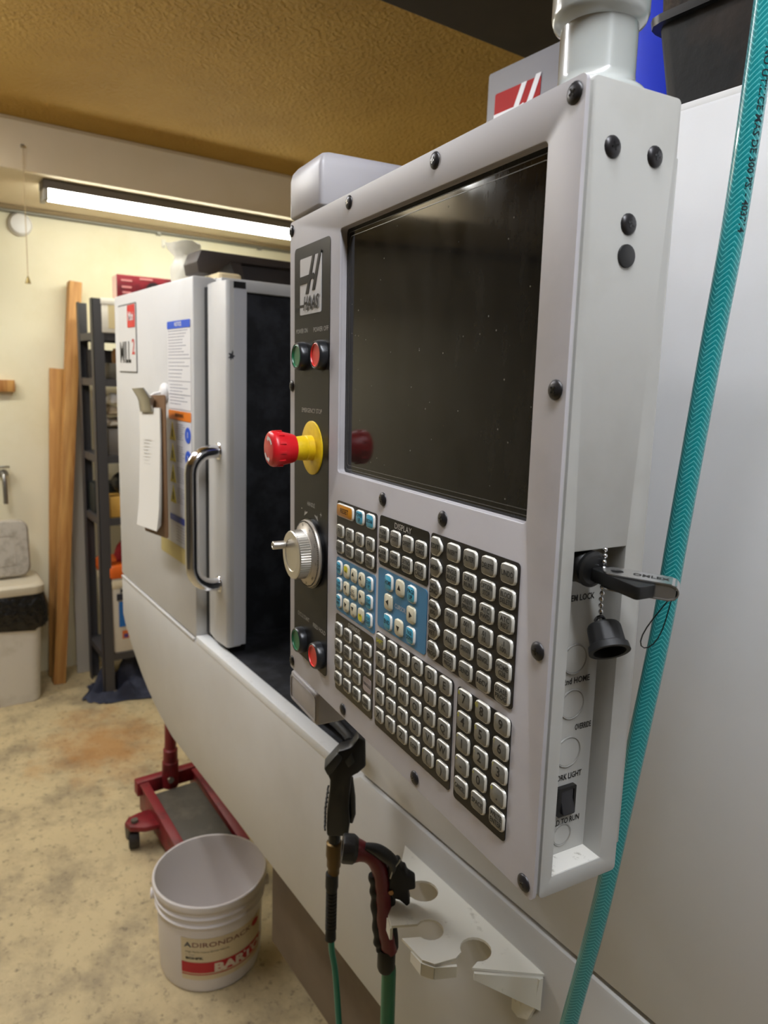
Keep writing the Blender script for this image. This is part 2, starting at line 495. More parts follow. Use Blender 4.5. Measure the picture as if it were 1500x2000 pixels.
scribble(-1.842, -1.69, 1.70, 1.765, 9, fp, YF - 0.0014, M_gprint)
scribble(-1.842, -1.69, 1.645, 1.69, 5, fp, YF - 0.0014, M_gprint, ragged=0.7)
scribble(-1.835, -1.70, 1.58, 1.635, 7, fp, YF - 0.0014, M_gprint, ragged=0.5)
for z in (1.695, 1.64, 1.607):
    plate('rule_line', -1.846, -1.685, z, z + 0.0015, YF - 0.0013, M_gprint, fp, t=0.0003, r=0.0004)
plate('warning_label', -1.846, -1.682, 1.300, 1.568, YF, mat('warning ground', '#d3d2d6', 0.5), fp)
plate('warning_header', -1.846, -1.682, 1.545, 1.568, YF - 0.0012, mat('warning orange', '#e57a12', 0.45), fp)
mtext('WARNING', 0.013, M_print, (-1.764, YF - 0.0028, 1.5565), fp, bold=0.02)
M_tri = mat('hazard yellow', '#c9b31a', 0.5)
for i, z in enumerate((1.492, 1.437, 1.383, 1.330)):
    t = MB().prism([(-1.840, z), (-1.798, z), (-1.819, z + 0.046)], 'y', YF - 0.0025, YF - 0.0012).xf(Matrix.Translation((0.8, -0.9, 0))).obj('hazard_triangle', M_tri, fp)
    MB().prism([(-1.822, z + 0.008), (-1.815, z + 0.008), (-1.817, z + 0.028), (-1.821, z + 0.028)], 'y', YF - 0.0031, YF - 0.0025).xf(Matrix.Translation((0.8, -0.9, 0))).obj('hazard_mark', M_print, t)
    scribble(-1.790, -1.728, z + 0.002, z + 0.044, 8, fp, YF - 0.0014, M_gprint)
for z in (1.512, 1.455):
    d = MB().cyl((-1.705, YF - 0.0012, z), (0, -1, 0), 0.0195, 0.0012, 24).xf(Matrix.Translation((0.8, -0.9, 0))).obj('mandatory_disc', M_blue, fp)
    MB().prism(rrect(-1.7065, -1.7040, z - 0.006, z + 0.008, 0.0011, 2), 'y', YF - 0.0030, YF - 0.0024).xf(Matrix.Translation((0.8, -0.9, 0))).obj('disc_mark', M_lab_w, d)
plate('lower_label', -1.846, -1.682, 1.222, 1.298, YF, mat('lower label ground', '#b9b9c0', 0.5), fp)
plate('lower_label_header', -1.846, -1.682, 1.282, 1.298, YF - 0.0012, mat('label navy', '#14349b', 0.45), fp)
scribble(-1.80, -1.69, 1.23, 1.275, 6, fp, YF - 0.0014, M_gprint)
plate('yellow_label', -1.93, -1.69, 1.180, 1.220, YF, mat('yellowed label', '#c9b878', 0.6), fp)
mobj(MB().add([(-1.5142, 0.631 + r_ * math.cos(a), 1.702 + 1.3 * r_ * math.sin(a)) for a, r_ in [(2 * PI * i / 14, (0.009, 0.004, 0.007, 0.010, 0.003, 0.006, 0.008, 0.003, 0.009, 0.005, 0.008, 0.004, 0.007, 0.005)[i]) for i in range(14)]], [tuple(range(14))]), 'grease_smudge', mat('grease', '#3b3b3e', 0.6))

# hose rack: bent plate with keyholes
def keyhole(cx, cy, r, slot, dirx, diry, L):
    """points of a keyhole whose slot runs along (dirx,diry); returned in order left lip -> around -> right lip"""
    d = Vector((dirx, diry)).normalized(); n = Vector((-d.y, d.x))
    a = math.asin(min(0.98, slot / r))
    o = [Vector((cx, cy)) + d * L + n * slot]
    for i in range(15):
        t = a + (2 * PI - 2 * a) * i / 14
        o.append(Vector((cx, cy)) + (d * math.cos(t) + n * math.sin(t)) * r)
    o.append(Vector((cx, cy)) + d * L - n * slot)
    return [(p.x, p.y) for p in o]
k1 = keyhole(-0.680, 0.563, 0.021, 0.014, -0.62, -0.78, 0.036)
k2 = keyhole(-0.619, 0.527, 0.018, 0.011, -0.45, -0.9, 0.038)
k3 = keyhole(-0.563, 0.556, 0.0195, 0.0115, 0.30, -0.95, 0.028)
outline = [(-0.773, 0.600)] + k1[::-1] + [(-0.668, 0.496)] + [(-0.650, 0.489)] + k2[::-1] + [(-0.585, 0.489), (-0.572, 0.498)] + k3[::-1] + [(-0.490, 0.600)]
rk = mobj(MB().prism(outline, 'z', 0.967, 0.9705), 'hose_rack', mat('rack white paint', '#ece9dd', 0.5, var=(40, '#bdb8a8', 0.62, 0.76)), smooth=0, label='white bent-plate hose rack with keyholes')
M_rk = mat('rack white paint', '#d8d5c8')
MB().prism([(-0.533, 0.9665), (-0.490, 0.9665), (-0.494, 0.925), (-0.503, 0.900), (-0.519, 0.890), (-0.530, 0.893)], 'y', 0.592, 0.5985).xf(Matrix.Translation((0.8, -0.9, 0))).obj('rack_tab', M_rk, rk, smooth=0)
for a, b, za, zb in (((-0.540, 0.533), (-0.490, 0.598), 0.958, 0.922), ((-0.606, 0.489), (-0.585, 0.489), 0.953, 0.950), ((-0.585, 0.489), (-0.572, 0.498), 0.950, 0.950), ((-0.572, 0.498), (-0.559, 0.522), 0.950, 0.952), ((-0.668, 0.496), (-0.650, 0.489), 0.948, 0.950)):
    a = Vector(a); b = Vector(b); n = (b - a).normalized(); w = Vector((-n.y, n.x)) * 0.0018
    P = [a - w, b - w, b + w, a + w]
    fl = MB().add([(p.x, p.y, 0.9668) for p in P] + [(P[0].x, P[0].y, za), (P[1].x, P[1].y, zb), (P[2].x, P[2].y, zb), (P[3].x, P[3].y, za)],
                  [(0, 1, 2, 3), (4, 7, 6, 5), (0, 4, 5, 1), (1, 5, 6, 2), (2, 6, 7, 3), (3, 7, 4, 0)])
    fl.xf(Matrix.Translation((0.8, -0.9, 0))).obj('rack_flange', M_rk, rk, smooth=0)

# ------------------------------------------------------------------ control pendant
WM = Matrix(((0.9939251049, 0.1092968171, -0.0129263887), (-0.109421008, 0.9939517646, -0.0093237675), (0.0118291487, 0.010681545, 0.9998729799)))
def pw(u, w, v):
    return Vector((0, 0, CAM_Z)) + WM @ Vector((-0.8205 + u, 0.3124 + w, -0.3575 + v))
pend = thing('control_pendant', 'grey machine control pendant with a dark screen and a large keypad', 'control panel')
pend.matrix_world = Matrix.Translation(pw(0, 0, 0)) @ WM.to_4x4()
PU, PV = 0.4765, 0.5385
scr = (0.1375, 0.4455, 0.2665, 0.5095)     # screen opening u0,u1,v0,v1
fpl = MB().ring(rrect(0.0, PU, 0.0, PV, 0.004, 4), rrect(*scr, 0.004, 4), 'y', 0.0, 0.0032)
fpl.obj('front_plate', M_pend, pend, bevel=0.0007)
MB().ring(rrect(scr[0] - 0.003, scr[1] + 0.003, scr[2] - 0.003, scr[3] + 0.003, 0.006, 4), rrect(*scr, 0.004, 4), 'y', 0.0030, 0.0080).obj('screen_reveal', M_pend, pend)
hs = MB()
hs.box(0.058, 0.4585, 0.0055, 0.0795, 0.002, 0.264).box(0.058, 0.4585, 0.0095, 0.0795, 0.264, 0.512).box(0.058, 0.4585, 0.0055, 0.0795, 0.512, PV - 0.002)
hs.box(0.004, PU - 0.0025, 0.0030, 0.0058, 0.003, 0.262).box(0.004, PU - 0.0025, 0.0030, 0.0058, 0.514, PV - 0.003).box(0.450, PU - 0.0025, 0.0030, 0.0058, 0.262, 0.514).box(0.004, 0.134, 0.003, 0.0058, 0.262, 0.514)
hs.obj('housing', M_pendside, pend, smooth=0)
rc = (0.0165, 0.0630, 0.0150, 0.2525)      # recess opening w0,w1,v0,v1
sd = MB().ring(rrect(0.0058, 0.0795, 0.0, PV, 0.0035, 4), rrect(*rc, 0.0003, 4), 'x', 0.4580, PU)
sd.obj('side_panel', M_pendside, pend, bevel=0.0006)
MB().box(0.10, PU - 0.002, 0.0797, 0.0835, 0.02, 0.505).obj('back_cover', M_pendside, pend, bevel=0.001)
# rear column behind the switch strip
def soft_box(u0, u1, w0, w1, v0, v1, r):
    st = [(v0, 0.0030), (v0 + 0.0012, 0.0009), (v0 + 0.0030, 0.0)] + [(v1 - r, 0.0), (v1 - 0.55 * r, 0.10 * r), (v1 - 0.2 * r, 0.38 * r), (v1 - 0.03 * r, 0.75 * r), (v1, r)]
    return MB().loops([[(x, y, z) for x, y in rrect(u0 + k, u1 - k, w0 + k, w1 - k, 0.005, 3)] for z, k in st])
soft_box(-0.0555, 0.0390, 0.0200, 0.175, 0.5535, 0.6150, 0.018).obj('rear_top_cover', M_pend, pend, smooth=40)
soft_box(-0.0530, 0.0390, 0.0200, 0.170, -0.0700, -0.0275, 0.004).obj('rear_lower_box', M_pend, pend, smooth=40)
MB().ring(rrect(-0.0500, 0.0360, -0.0660, -0.0320, 0.005, 3), rrect(-0.0480, 0.0340, -0.0640, -0.0340, 0.004, 3), 'y', 0.0190, 0.0201).obj('lower_box_rim', M_pend, pend)
MB().box(-0.050, 0.036, 0.060, 0.150, -0.030, 0.560).obj('rear_gap_backing', M_black, pend, smooth=0)  # added black block joining the rear covers, keeps the gaps beside them dark
# screen
def screen_mat():
    m = bpy.data.materials.new('dusty dark glass'); m.use_nodes = True
    nt = m.node_tree; b = nt.nodes['Principled BSDF']
    tc = nt.nodes.new('ShaderNodeTexCoord')
    n = nt.nodes.new('ShaderNodeTexNoise'); n.inputs['Scale'].default_value = 14; n.inputs['Detail'].default_value = 7; n.inputs['Roughness'].default_value = 0.7
    mp = nt.nodes.new('ShaderNodeMapping'); mp.inputs['Scale'].default_value = (1.6, 1, 0.6)
    nt.links.new(tc.outputs['Object'], mp.inputs['Vector']); nt.links.new(mp.outputs[0], n.inputs['Vector'])
    r = nt.nodes.new('ShaderNodeValToRGB')
    r.color_ramp.elements[0].position = 0.35; r.color_ramp.elements[0].color = lin('#161513')
    r.color_ramp.elements[1].position = 0.75; r.color_ramp.elements[1].color = lin('#2c2a27')
    nt.links.new(n.outputs['Fac'], r.inputs['Fac'])
    vo = nt.nodes.new('ShaderNodeTexVoronoi'); vo.inputs['Scale'].default_value = 85; vo.feature = 'F1'
    nt.links.new(tc.outputs['Object'], vo.inputs['Vector'])
    r2 = nt.nodes.new('ShaderNodeValToRGB')
    r2.color_ramp.elements[0].position = 0.045; r2.color_ramp.elements[0].color = (0.5, 0.5, 0.5, 1)
    r2.color_ramp.elements[1].position = 0.075; r2.color_ramp.elements[1].color = (0, 0, 0, 1)
    nt.links.new(vo.outputs['Distance'], r2.inputs['Fac'])
    mx = nt.nodes.new('ShaderNodeMixRGB'); mx.inputs[2].default_value = lin('#9a968c')
    nt.links.new(r2.outputs[0], mx.inputs[0]); nt.links.new(r.outputs[0], mx.inputs[1]); nt.links.new(mx.outputs[0], b.inputs['Base Color'])
    r3 = nt.nodes.new('ShaderNodeMapRange'); r3.inputs[1].default_value = 0.3; r3.inputs[2].default_value = 0.75; r3.inputs[3].default_value = 0.04; r3.inputs[4].default_value = 0.12
    nt.links.new(n.outputs['Fac'], r3.inputs[0]); nt.links.new(r3.outputs[0], b.inputs['Roughness'])
    b.inputs['Specular IOR Level'].default_value = 0.26
    return m
MB().box(0.1335, 0.4495, 0.0082, 0.0094, 0.2650, 0.5115).obj('screen', screen_mat(), pend, smooth=0)
for i, off in enumerate((0.0035, 0.0075)):
    MB().ring(rrect(scr[0] + off, scr[1] - off, scr[2] + off, scr[3] - off, 0.003, 3), rrect(scr[0] + off + 0.0006, scr[1] - off - 0.0006, scr[2] + off + 0.0006, scr[3] - off - 0.0006, 0.0028, 3), 'y', 0.0079, 0.0082).obj('screen_bezel_line', mat('bezel line', '#4c4a45', 0.3), pend)
# screws
sc_b = MB().lathe([(0.0, -0.0001), (0.0066, 0.0), (0.0065, 0.0006), (0.0056, 0.0015), (0.0038, 0.0022), (0.0012, 0.0025), (0.0, 0.0025)], (0, 0, 0), (0, -1, 0), 16, cap=False)
sc_mesh = sc_b.mesh('screw', mat('black oxide screw', '#2c2a2b', 0.36, 0.4), 60)
cr_mesh = MB().box(-0.0026, 0.0026, -0.0027, -0.0018, -0.0006, 0.0006).box(-0.0006, 0.0006, -0.0027, -0.0018, -0.0026, 0.0026).mesh('screw_recess', M_blackgloss, 0)
def screw(u, w, v, rz=0.0):
    o = link('screw', sc_mesh, pend); o.location = (u, w, v); o.rotation_euler = (0, 0, rz)
    c = link('cross_slot', cr_mesh, o); c.rotation_euler = (0, random.uniform(0, 1.5), 0)
for u, v in ((.1576, .530), (.3128, .530), (.4672, .5295), (.0052, .529), (.0062, .354), (.240, .2529), (.3427, .2525), (.4667, .357), (.4655, .183), (.0067, .0101), (.1593, .0096), (.3125, .0093), (.4662, .0085)):
    screw(u, 0.0, v)
for w, v in ((.0236, .5015), (.0596, .5015), (.0416, .4595)):
    screw(PU, w, v, PI / 2)
MB().lathe([(0.0, 0.0), (0.0072, 0.0), (0.0070, 0.0012), (0.0060, 0.0016), (0, 0.0016)], (PU, 0.0416, 0.4405), (1, 0, 0), 20, cap=False).obj('hole_plug', M_black, pend)
# support tube
PX, PY = 0.4415, 0.0396
tb = MB().lathe([(0.0335, 0.0), (0.0335, 0.003), (0.0305, 0.0065), (0.0265, 0.009), (0.0245, 0.012), (0.0240, 0.016), (0.0240, 0.050)], (PX, PY, PV - 0.002), (0, 0, 1), 36, cap=False)
tb.obj('support_tube', mat('tube grey gloss', '#a9aca8', 0.22, coat=0.5), pend, smooth=50)
MB().lathe([(0.0238, 0.0), (0.0285, 0.003), (0.0300, 0.007), (0.0300, 0.055), (0.0290, 0.058), (0.0, 0.058)], (PX, PY, PV + 0.043), (0, 0, 1), 36, cap=False).obj('tube_collar', MATS['tube grey gloss'], pend, smooth=50)
MB().lathe([(0.0, 0.0), (0.0285, 0.0), (0.0285, 0.42), (0.0, 0.42)], (PX, PY, PV + 0.100), (0, 0, 1), 36, cap=False).obj('pendant_arm', mat('white tube', '#dddddb', 0.25), pend, smooth=50)

# overlays
M_ovB = mat('keypad black', '#0c0a09', 0.4, spec=0.25)
M_ovG = mat('keypad grey', '#201c1a', 0.4, spec=0.3)
M_ovN = mat('keypad brown black', '#120b07', 0.35)
M_ovU = mat('keypad blue', '#3c7ea9', 0.4)
M_strip = mat('switch strip grey', '#1e1e20', 0.33, var=(12, '#24221d', 0.45, 0.7), spec=0.14)
def overlay(u0, u1, v0, v1, m, r=0.0035):
    return MB().prism(rrect(u0, u1, v0, v1, r, 4), 'y', -0.0006, 0.0001).obj('keypad_overlay', m, pend)
overlay(.1395, .2300, .1788, .2372, M_ovG)
overlay(.2360, .3240, .1905, .2378, M_ovB)
overlay(.1395, .2295, .1175, .1763, M_ovU)
overlay(.2355, .3240, .1293, .1875, M_ovU)
overlay(.3270, .4430, .1302, .2385, M_ovG)
overlay(.1390, .2278, .0272, .1133, M_ovN)
overlay(.2340, .3687, .0265, .1235, M_ovG)
overlay(.3745, .4430, .0257, .1225, M_ovB)
so = MB().prism(rrect(.0150, .1150, .0288, .5070, 0.006, 4), 'y', -0.0006, 0.0001).obj('switch_strip', M_strip, pend)

# keys
M_rim = mat('key rim', '#d6d3c8', 0.3, 0.25)
M_kface = mat('key face grey', '#7d7a72', 0.42, 0.35, var=(160, '#6f6c60', 0.45, 0.7))
M_kblue = mat('key face blue', '#45a0bd', 0.38)
M_kcream = mat('key face cream', '#cfc7ac', 0.4)
M_korange = mat('key face orange', '#c4801a', 0.38)
M_kyel = mat('key legend yellow', '#c9c21e', 0.5)
M_kflat = mat('key flat label', '#9d9190', 0.45)
M_rimw = mat('key rim pale', '#e2dfd6', 0.35)
KH = 0.0021
def key_mesh(w, h, face, rim, poly=None, r=0.0034):
    base = poly if poly else rrect(-w / 2, w / 2, -h / 2, h / 2, r, 2)
    def sc(k):
        cx = sum(p[0] for p in base) / len(base)
        return [(p[0] * (1 - 2 * k / w), p[1] * (1 - 2 * k / h)) for p in base]
    L = []
    for k, y in ((0.0, 0.0), (0.0002, -KH * 0.75), (0.0009, -KH), ):
        L.append([(p[0], y, p[1]) for p in sc(k)])
    b = MB().loops(L, True, False, 1)
    n = len(base)
    b.f.append([len(b.v) - n + i for i in range(n)]); b.m.append(0)
    return b.mesh('key', [face, rim], 50)
KM = {}
def key(u, v, legend, kind='grey', w=.0172, h=.0146, size=None, lm=None, poly=None, arrow=None, sup=None, bold=0.0):
    face, rim = {'grey': (M_kface, M_rim), 'blue': (M_kblue, M_rimw), 'cream': (M_kcream, M_kcream), 'orange': (M_korange, M_rimw)}[kind]
    kk = (kind, w, h, bool(poly))
    if kk not in KM:
        KM[kk] = key_mesh(w, h, face, rim, poly)
    o = link('key', KM[kk], pend)
    o.location = (u, -0.0006, v)
    yt = -KH - 0.00015
    if legend:
        n = legend.count('\n') + 1
        sz = size or (.0098 if len(legend) == 1 else (.0058 if n == 1 else (.0054 if n == 2 else .0043)))
        text(legend, sz, lm or M_print, o, (0 if not poly else -0.001, yt, 0), width=w * 0.78, bold=bold or 0.012, name='legend', lh=0.9)
    if arrow:
        b = MB()
        c, s_, dx, dz = math.cos(arrow), math.sin(arrow), 0, 0
        tri = [(0.0034, 0.0), (-0.0018, 0.0030), (-0.0018, -0.0030)]
        b.add([(c * x - s_ * z, yt, s_ * x + c * z) for x, z in tri], [(0, 1, 2)])
        b.obj('arrow', M_print, o, smooth=0)
    if sup:
        text(sup, .0046, M_kyel, o, (-w * 0.36, yt, h * 0.26), name='shift_legend')
    return o
PITCH = .0229
# function block
key(.1615, .2280, 'RESET', 'orange', w=.0385, h=.0140, size=.0072)
key(.1960, .2280, 'POWER\nUP', 'blue', w=.0166, h=.0144)
key(.2187, .2282, 'RECOVER', 'blue', w=.0166, h=.0144, size=.0048)
for i in range(4):
    key(.1497 + i * PITCH, .2056, 'F%d' % (i + 1), w=.0166, h=.0138, size=.0075)
    key(.1497 + i * PITCH, .1887, ('TOOL\nOFFSET', 'NEXT\nTOOL', 'TOOL\nRELEASE', 'PART\nZERO')[i], w=.0166, h=.0136)
# display block
text('DISPLAY', .0078, M_printw, pend, (.2800, -0.00095, .2325), width=.030, fixed=True, name='block_title')
for i in range(4):
    key(.2460 + i * .02225, .2208, ('PRGRM\nCONVRS', 'POSIT', 'OFFSET', 'CURNT\nCOMDS')[i])
    key(.2457 + i * .02225, .2018, ('ALARM\nMESGS', 'PARAM\nDGNOS', 'SETNG\nGRAPH', 'HELP\nCALC')[i])
# jog block
jog = [['CHIP\nFWD', '+A', '+Z', '-Y', 'CLNT\nUP'], ['CHIP\nSTOP', '+X', 'JOG\nLOCK', '-X', 'CLNT\nDOWN'], ['CHIP\nREV', '+Y', '-Z', '-A', 'AUX\nCLNT']]
jar = {(0, 2): PI / 2, (0, 3): -PI / 4, (1, 3): 0.0001, (2, 2): -PI / 2, (1, 1): PI, (2, 1): PI * 0.75}
for r in range(3):
    for c_ in range(5):
        u = .1490 + c_ * .01760; v = .1658 - r * .0183
        edge = c_ in (0, 4)
        a = jar.get((r, c_))
        k = key(u, v, None if a else jog[r][c_], 'blue' if edge else 'cream', w=.0122, h=.0146, size=.0044)
        if a:
            text(jog[r][c_], .0034, M_print, k, (0.0022, -KH - 0.00015, -0.0048), name='legend')
            tri = [(0.0030, 0.0), (-0.0020, 0.0028), (-0.0020, -0.0028)]
            c1, s1 = math.cos(a), math.sin(a)
            MB().add([(c1 * x - s1 * z - 0.0004, -KH - 0.00015, s1 * x + c1 * z + 0.0014) for x, z in tri], [(0, 1, 2)]).obj('arrow', M_print, k, smooth=0)
        if (r, c_) in ((0, 1), (2, 3)):
            MB().prism(rrect(-.0042, .0042, -.0006 if r == 0 else -.0058, .0058 if r == 0 else .0010, .0018, 2), 'y', -KH - 0.0001, -KH).obj('yellow_patch', mat('patch yellow', '#d8cf28', 0.45), k)
# cursor block
text('CURSOR', .0062, M_printw, pend, (.2793, -0.00095, .1585), width=.020, fixed=True, name='block_title')
for u, v, t, a in ((.2582, .1773, 'HOME', None), (.2791, .1776, None, PI / 2), (.3001, .1777, 'PAGE\nUP', None), (.2581, .1587, None, PI), (.2998, .1588, None, 0.0001), (.2580, .1394, 'END', None), (.2787, .1402, None, -PI / 2), (.3001, .1401, 'PAGE\nDOWN', None)):
    key(u, v, t, 'blue' if t else 'cream', w=.0142, h=.0156, arrow=a)
# mode block
pent = [(-.0078, -.0058), (-.0058, -.0078), (.0026, -.0078), (.0083, -.0022), (.0083, .0022), (.0026, .0078), (-.0058, .0078), (-.0078, .0058)]
for i, t in enumerate(('EDIT', 'MEM', 'MDI\nDNC', 'HAND\nJOG', 'ZERO\nRET', 'LIST\nPROG')):
    key(.3375, .2285 - i * .0179, t, w=.0160, h=.0156, poly=pent)
rows = [('INSERT', 'ALTER', 'DELETE', 'UNDO'), ('SINGLE\nBLOCK', 'DRY\nRUN', 'OPTION\nSTOP', 'BLOCK\nDELETE'), ('COOLNT', 'ORIENT\nSPINDLE', 'ATC\nFWD', 'ATC\nREV'),
        ('.0001\n.1', '.001\n1.', '.01\n10.', '.1\n100.'), ('ALL', 'ORIGIN', 'SINGL', 'HOME\nG28'), ('SELECT\nPROG', 'SEND', 'RECV', 'ERASE\nPROG')]
for r in range(6):
    for c_ in range(4):
        key(.3620 + c_ * .0233, .2287 - r * .01800, rows[r][c_])
# overrides
text('OVERRIDES', .0066, M_printw, pend, (.1850, -0.00095, .1092), width=.028, fixed=True, name='block_title')
ov = [('-10\nFEED', '100%\nFEED', '+10\nFEED', 'HAND\nCNTRL'), ('-10\nSPIN', '100%\nSPIN', '+10\nSPIN', 'HAND\nSPIN'), ('CW', 'STOP', 'CCW', None), ('5%\nRAPID', '25%\nRAPID', '50%\nRAPID', '100%\nRAPID')]
for r in range(4):
    for c_ in range(4):
        u = .1484 + c_ * .0228; v = .0975 - r * .0187
        if ov[r][c_]:
            key(u, v, ov[r][c_], w=.0164, h=.0142)
        else:
            p = MB().prism(rrect(u - .0088, u + .0088, v - .0076, v + .0076, .003, 2), 'y', -0.0010, -0.0005).obj('spindle_label', M_kflat, pend)
            text('SPINDLE', .0046, M_print, p, (u, -0.00115, v), name='legend', width=.0155)
# alphabet
alpha = ['*ABCDE', 'FGHIJK', 'LMNOPQ', 'RSTUVW', 'XYZ;()']
for r in range(5):
    for c_ in range(6):
        ch = alpha[r][c_]
        u = .2445 + c_ * .02274; v = .1158 - r * .01880
        if ch == '*':
            key(u, v, 'SHIFT', size=.0062, lm=M_kyel)
        elif ch == ';':
            key(u, v, 'EOB', size=.0056, sup='/')
        else:
            key(u, v, ch, bold=0.008, sup='/' if ch in '()' else None)
# numbers
num = [('7', '8', '9'), ('4', '5', '6'), ('1', '2', '3'), ('-', '0', '.'), ('CANCEL', 'SPACE', 'WRITE\nENTER')]
sups = {'7': '&', '8': '@', '9': ':', '4': '$', '5': '%', '6': '!', '1': '*', '2': ',', '3': '?', '-': '+', '0': '=', '.': '#'}
for r in range(5):
    for c_ in range(3):
        t = num[r][c_]
        key(.3862 + c_ * .0237, .1154 - r * .01880, t, w=.0178, h=.0150, size=.0108 if len(t) == 1 else (.0062 if '\n' in t else .0056), sup=sups.get(t), bold=0.012 if len(t) == 1 else 0)

# strip: emblem, captions, switches
M_sil = mat('silver print', '#b9b6b4', 0.45)
for b, n, m in emblem(None, .0335, .0935, .4330, .4935, -0.0006, M_sil, M_strip, 0):
    b.obj(n, m, so)
text('HAAS', .0200, M_strip, so, (.0660, -0.0022, .4440), bold=0.03, shear=0.25, width=.044, fixed=True, name='emblem_lettering')
MB().box(.0335, .0450, -0.0014, -0.0010, .4410, .4440).obj('emblem_dash', M_strip, so, smooth=0)
M_cap = mat('caption print', '#a7a49e', 0.5)
for t, u, v, w_ in (('POWER ON', .0385, .4155, .034), ('POWER OFF', .0925, .4150, .040), ('EMERGENCY STOP', .0680, .3272, .058), ('HANDLE', .0680, .2205, .022), ('CYCLE START', .0460, .0805, .036), ('FEED HOLD', .0940, .0795, .036)):
    text(t, .0070, M_cap, so, (u, -0.0009, v), width=w_, fixed=True, name='caption')
text('-', .011, M_cap, so, (.0395, -0.0009, .213), name='caption')
text('+', .011, M_cap, so, (.0965, -0.0009, .213), name='caption')
for s_ in (-1, 1):
    c0 = .068 + s_ * .017
    MB().add([(c0 + s_ * .004, -0.0009, .2045), (c0 - s_ * .006, -0.0009, .2095), (c0 - s_ * .006, -0.0009, .2110), (c0 + s_ * .000, -0.0009, .2095), (c0 + s_ * .001, -0.0009, .2115)], [(0, 1, 2, 3, 4)]).obj('turn_arrow', M_cap, so, smooth=0)
def push_button(u, v, m, edge):
    bz = MB().lathe([(0.0160, 0.0), (0.0160, 0.0025), (0.0155, 0.0060), (0.0146, 0.0085), (0.0138, 0.0092), (0.0131, 0.0090), (0.0128, 0.0070)], (u, -0.0006, v), (0, -1, 0), 32, cap=False)
    o = bz.obj('push_button', mat('button bezel', '#2a2b2d', 0.28, 0.3), pend, smooth=40)
    MB().lathe([(0.0127, 0.0065), (0.0127, 0.0086), (0.0118, 0.0090)], (u, -0.0006, v), (0, -1, 0), 32, cap=False).obj('button_rim', edge, o, smooth=40)
    MB().lathe([(0.0118, 0.0090), (0.0114, 0.0078), (0.0070, 0.0074), (0.0, 0.0073)], (u, -0.0006, v), (0, -1, 0), 32, cap=False).obj('button_face', m, o, smooth=40)
M_grn = mat('button green', '#1d6b45', 0.35)
M_grn2 = mat('button green edge', '#3a8f66', 0.35)
M_rdb = mat('button red', '#d6322c', 0.35)
M_rdb2 = mat('button red edge', '#ea6a60', 0.35)
push_button(.0420, .3875, M_grn, M_grn2); push_button(.0970, .3875, M_rdb, M_rdb2)
push_button(.0420, .0505, M_grn, M_grn2); push_button(.0950, .0490, M_rdb, M_rdb2)
# emergency stop
EU, EV = .0700, .2860
es = MB().lathe([(0.0, 0.0), (0.0302, 0.0), (0.0302, 0.0012), (0.0295, 0.0016), (0.0140, 0.0016), (0.0140, 0.0016)], (EU, -0.0006, EV), (0, -1, 0), 48, cap=False).obj('emergency_stop', M_yel, pend, smooth=40, label='red mushroom emergency stop on a yellow disc')
MB().lathe([(0.0142, 0.0016), (0.0142, 0.0085), (0.0136, 0.0092), (0.0136, 0.0105), (0.0140, 0.0112), (0.0128, 0.0210), (0.0128, 0.0235)], (EU, -0.0006, EV), (0, -1, 0), 36, cap=False).obj('stop_collar', M_yel, es, smooth=40)
kn = MB().lathe([(0.0, 0.0222), (0.0150, 0.0222), (0.0160, 0.0245), (0.0185, 0.0360), (0.0199, 0.0440), (0.0200, 0.0465), (0.0190, 0.0492), (0.0172, 0.0508), (0.0130, 0.0515), (0.0, 0.0518)], (EU, -0.0006, EV), (0, -1, 0), 48, cap=False)
for i in range(12):
    a = 2 * PI * i / 12 + 0.13
    k0 = len(kn.v)
    kn.box(-0.0011, 0.0011, -0.045, -0.0375, 0.0180, 0.0204)
    kn.xf(Matrix.Translation((EU, -0.0006, EV)) @ Matrix.Rotation(a, 4, 'Y'), k0)
knob = kn.obj('stop_knob', mat('mushroom red', '#d81e28', 0.32), es, smooth=40)
for a0 in (0.5, 3.6):
    ar = MB()
    P = []
    for i in range(9):
        a = a0 + 1.1 * i / 8
        P.append((a, 0.0100, 0.0135))
    vs_ = [(EU + r_ * math.cos(a), -0.0006 - 0.0519, EV + r_ * math.sin(a)) for a, ra, rb in P for r_ in (ra, rb)]
    ar.add(vs_, [(2 * i, 2 * i + 1, 2 * i + 3, 2 * i + 2) for i in range(8)])
    a = a0 + 1.1
    ar.add([(EU + r_ * math.cos(aa), -0.0006 - 0.0519, EV + r_ * math.sin(aa)) for r_, aa in ((0.0080, a), (0.0155, a), (0.0118, a + 0.42))], [(0, 1, 2)])
    ar.obj('turn_arrow', M_lab_w, knob, smooth=0)
# hand wheel
JU, JV = .0690, .1640
jw = MB().lathe([(0.0405, 0.0), (0.0405, 0.0030), (0.0398, 0.0034), (0.0, 0.0034)], (JU, -0.0006, JV), (0, -1, 0), 64, cap=False).obj('hand_wheel', M_blackgloss, pend, smooth=40, label='satin aluminium jog hand wheel with crank')
MB().lathe([(0.0, 0.0034), (0.0388, 0.0034), (0.0394, 0.0050), (0.0388, 0.0066), (0.0380, 0.0070), (0.0290, 0.0098), (0.0285, 0.0105), (0.0, 0.0105)], (JU, -0.0006, JV), (0, -1, 0), 64, cap=False).obj('wheel_dial', mat('dial aluminium', '#b9b2a8', 0.38, 0.7), jw, smooth=40)
tk = MB()
for i in range(100):
    a = 2 * PI * i / 100
    k0 = len(tk.v)
    tk.box(-0.00025, 0.00025, -0.0074, -0.0068, 0.0362 if i % 5 == 0 else 0.0370, 0.0382)
    tk.xf(Matrix.Translation((JU, -0.0010, JV)) @ Matrix.Rotation(a, 4, 'Y'), k0)
o = tk.obj('dial_marks', M_print, jw, smooth=0); o['kind'] = 'stuff'
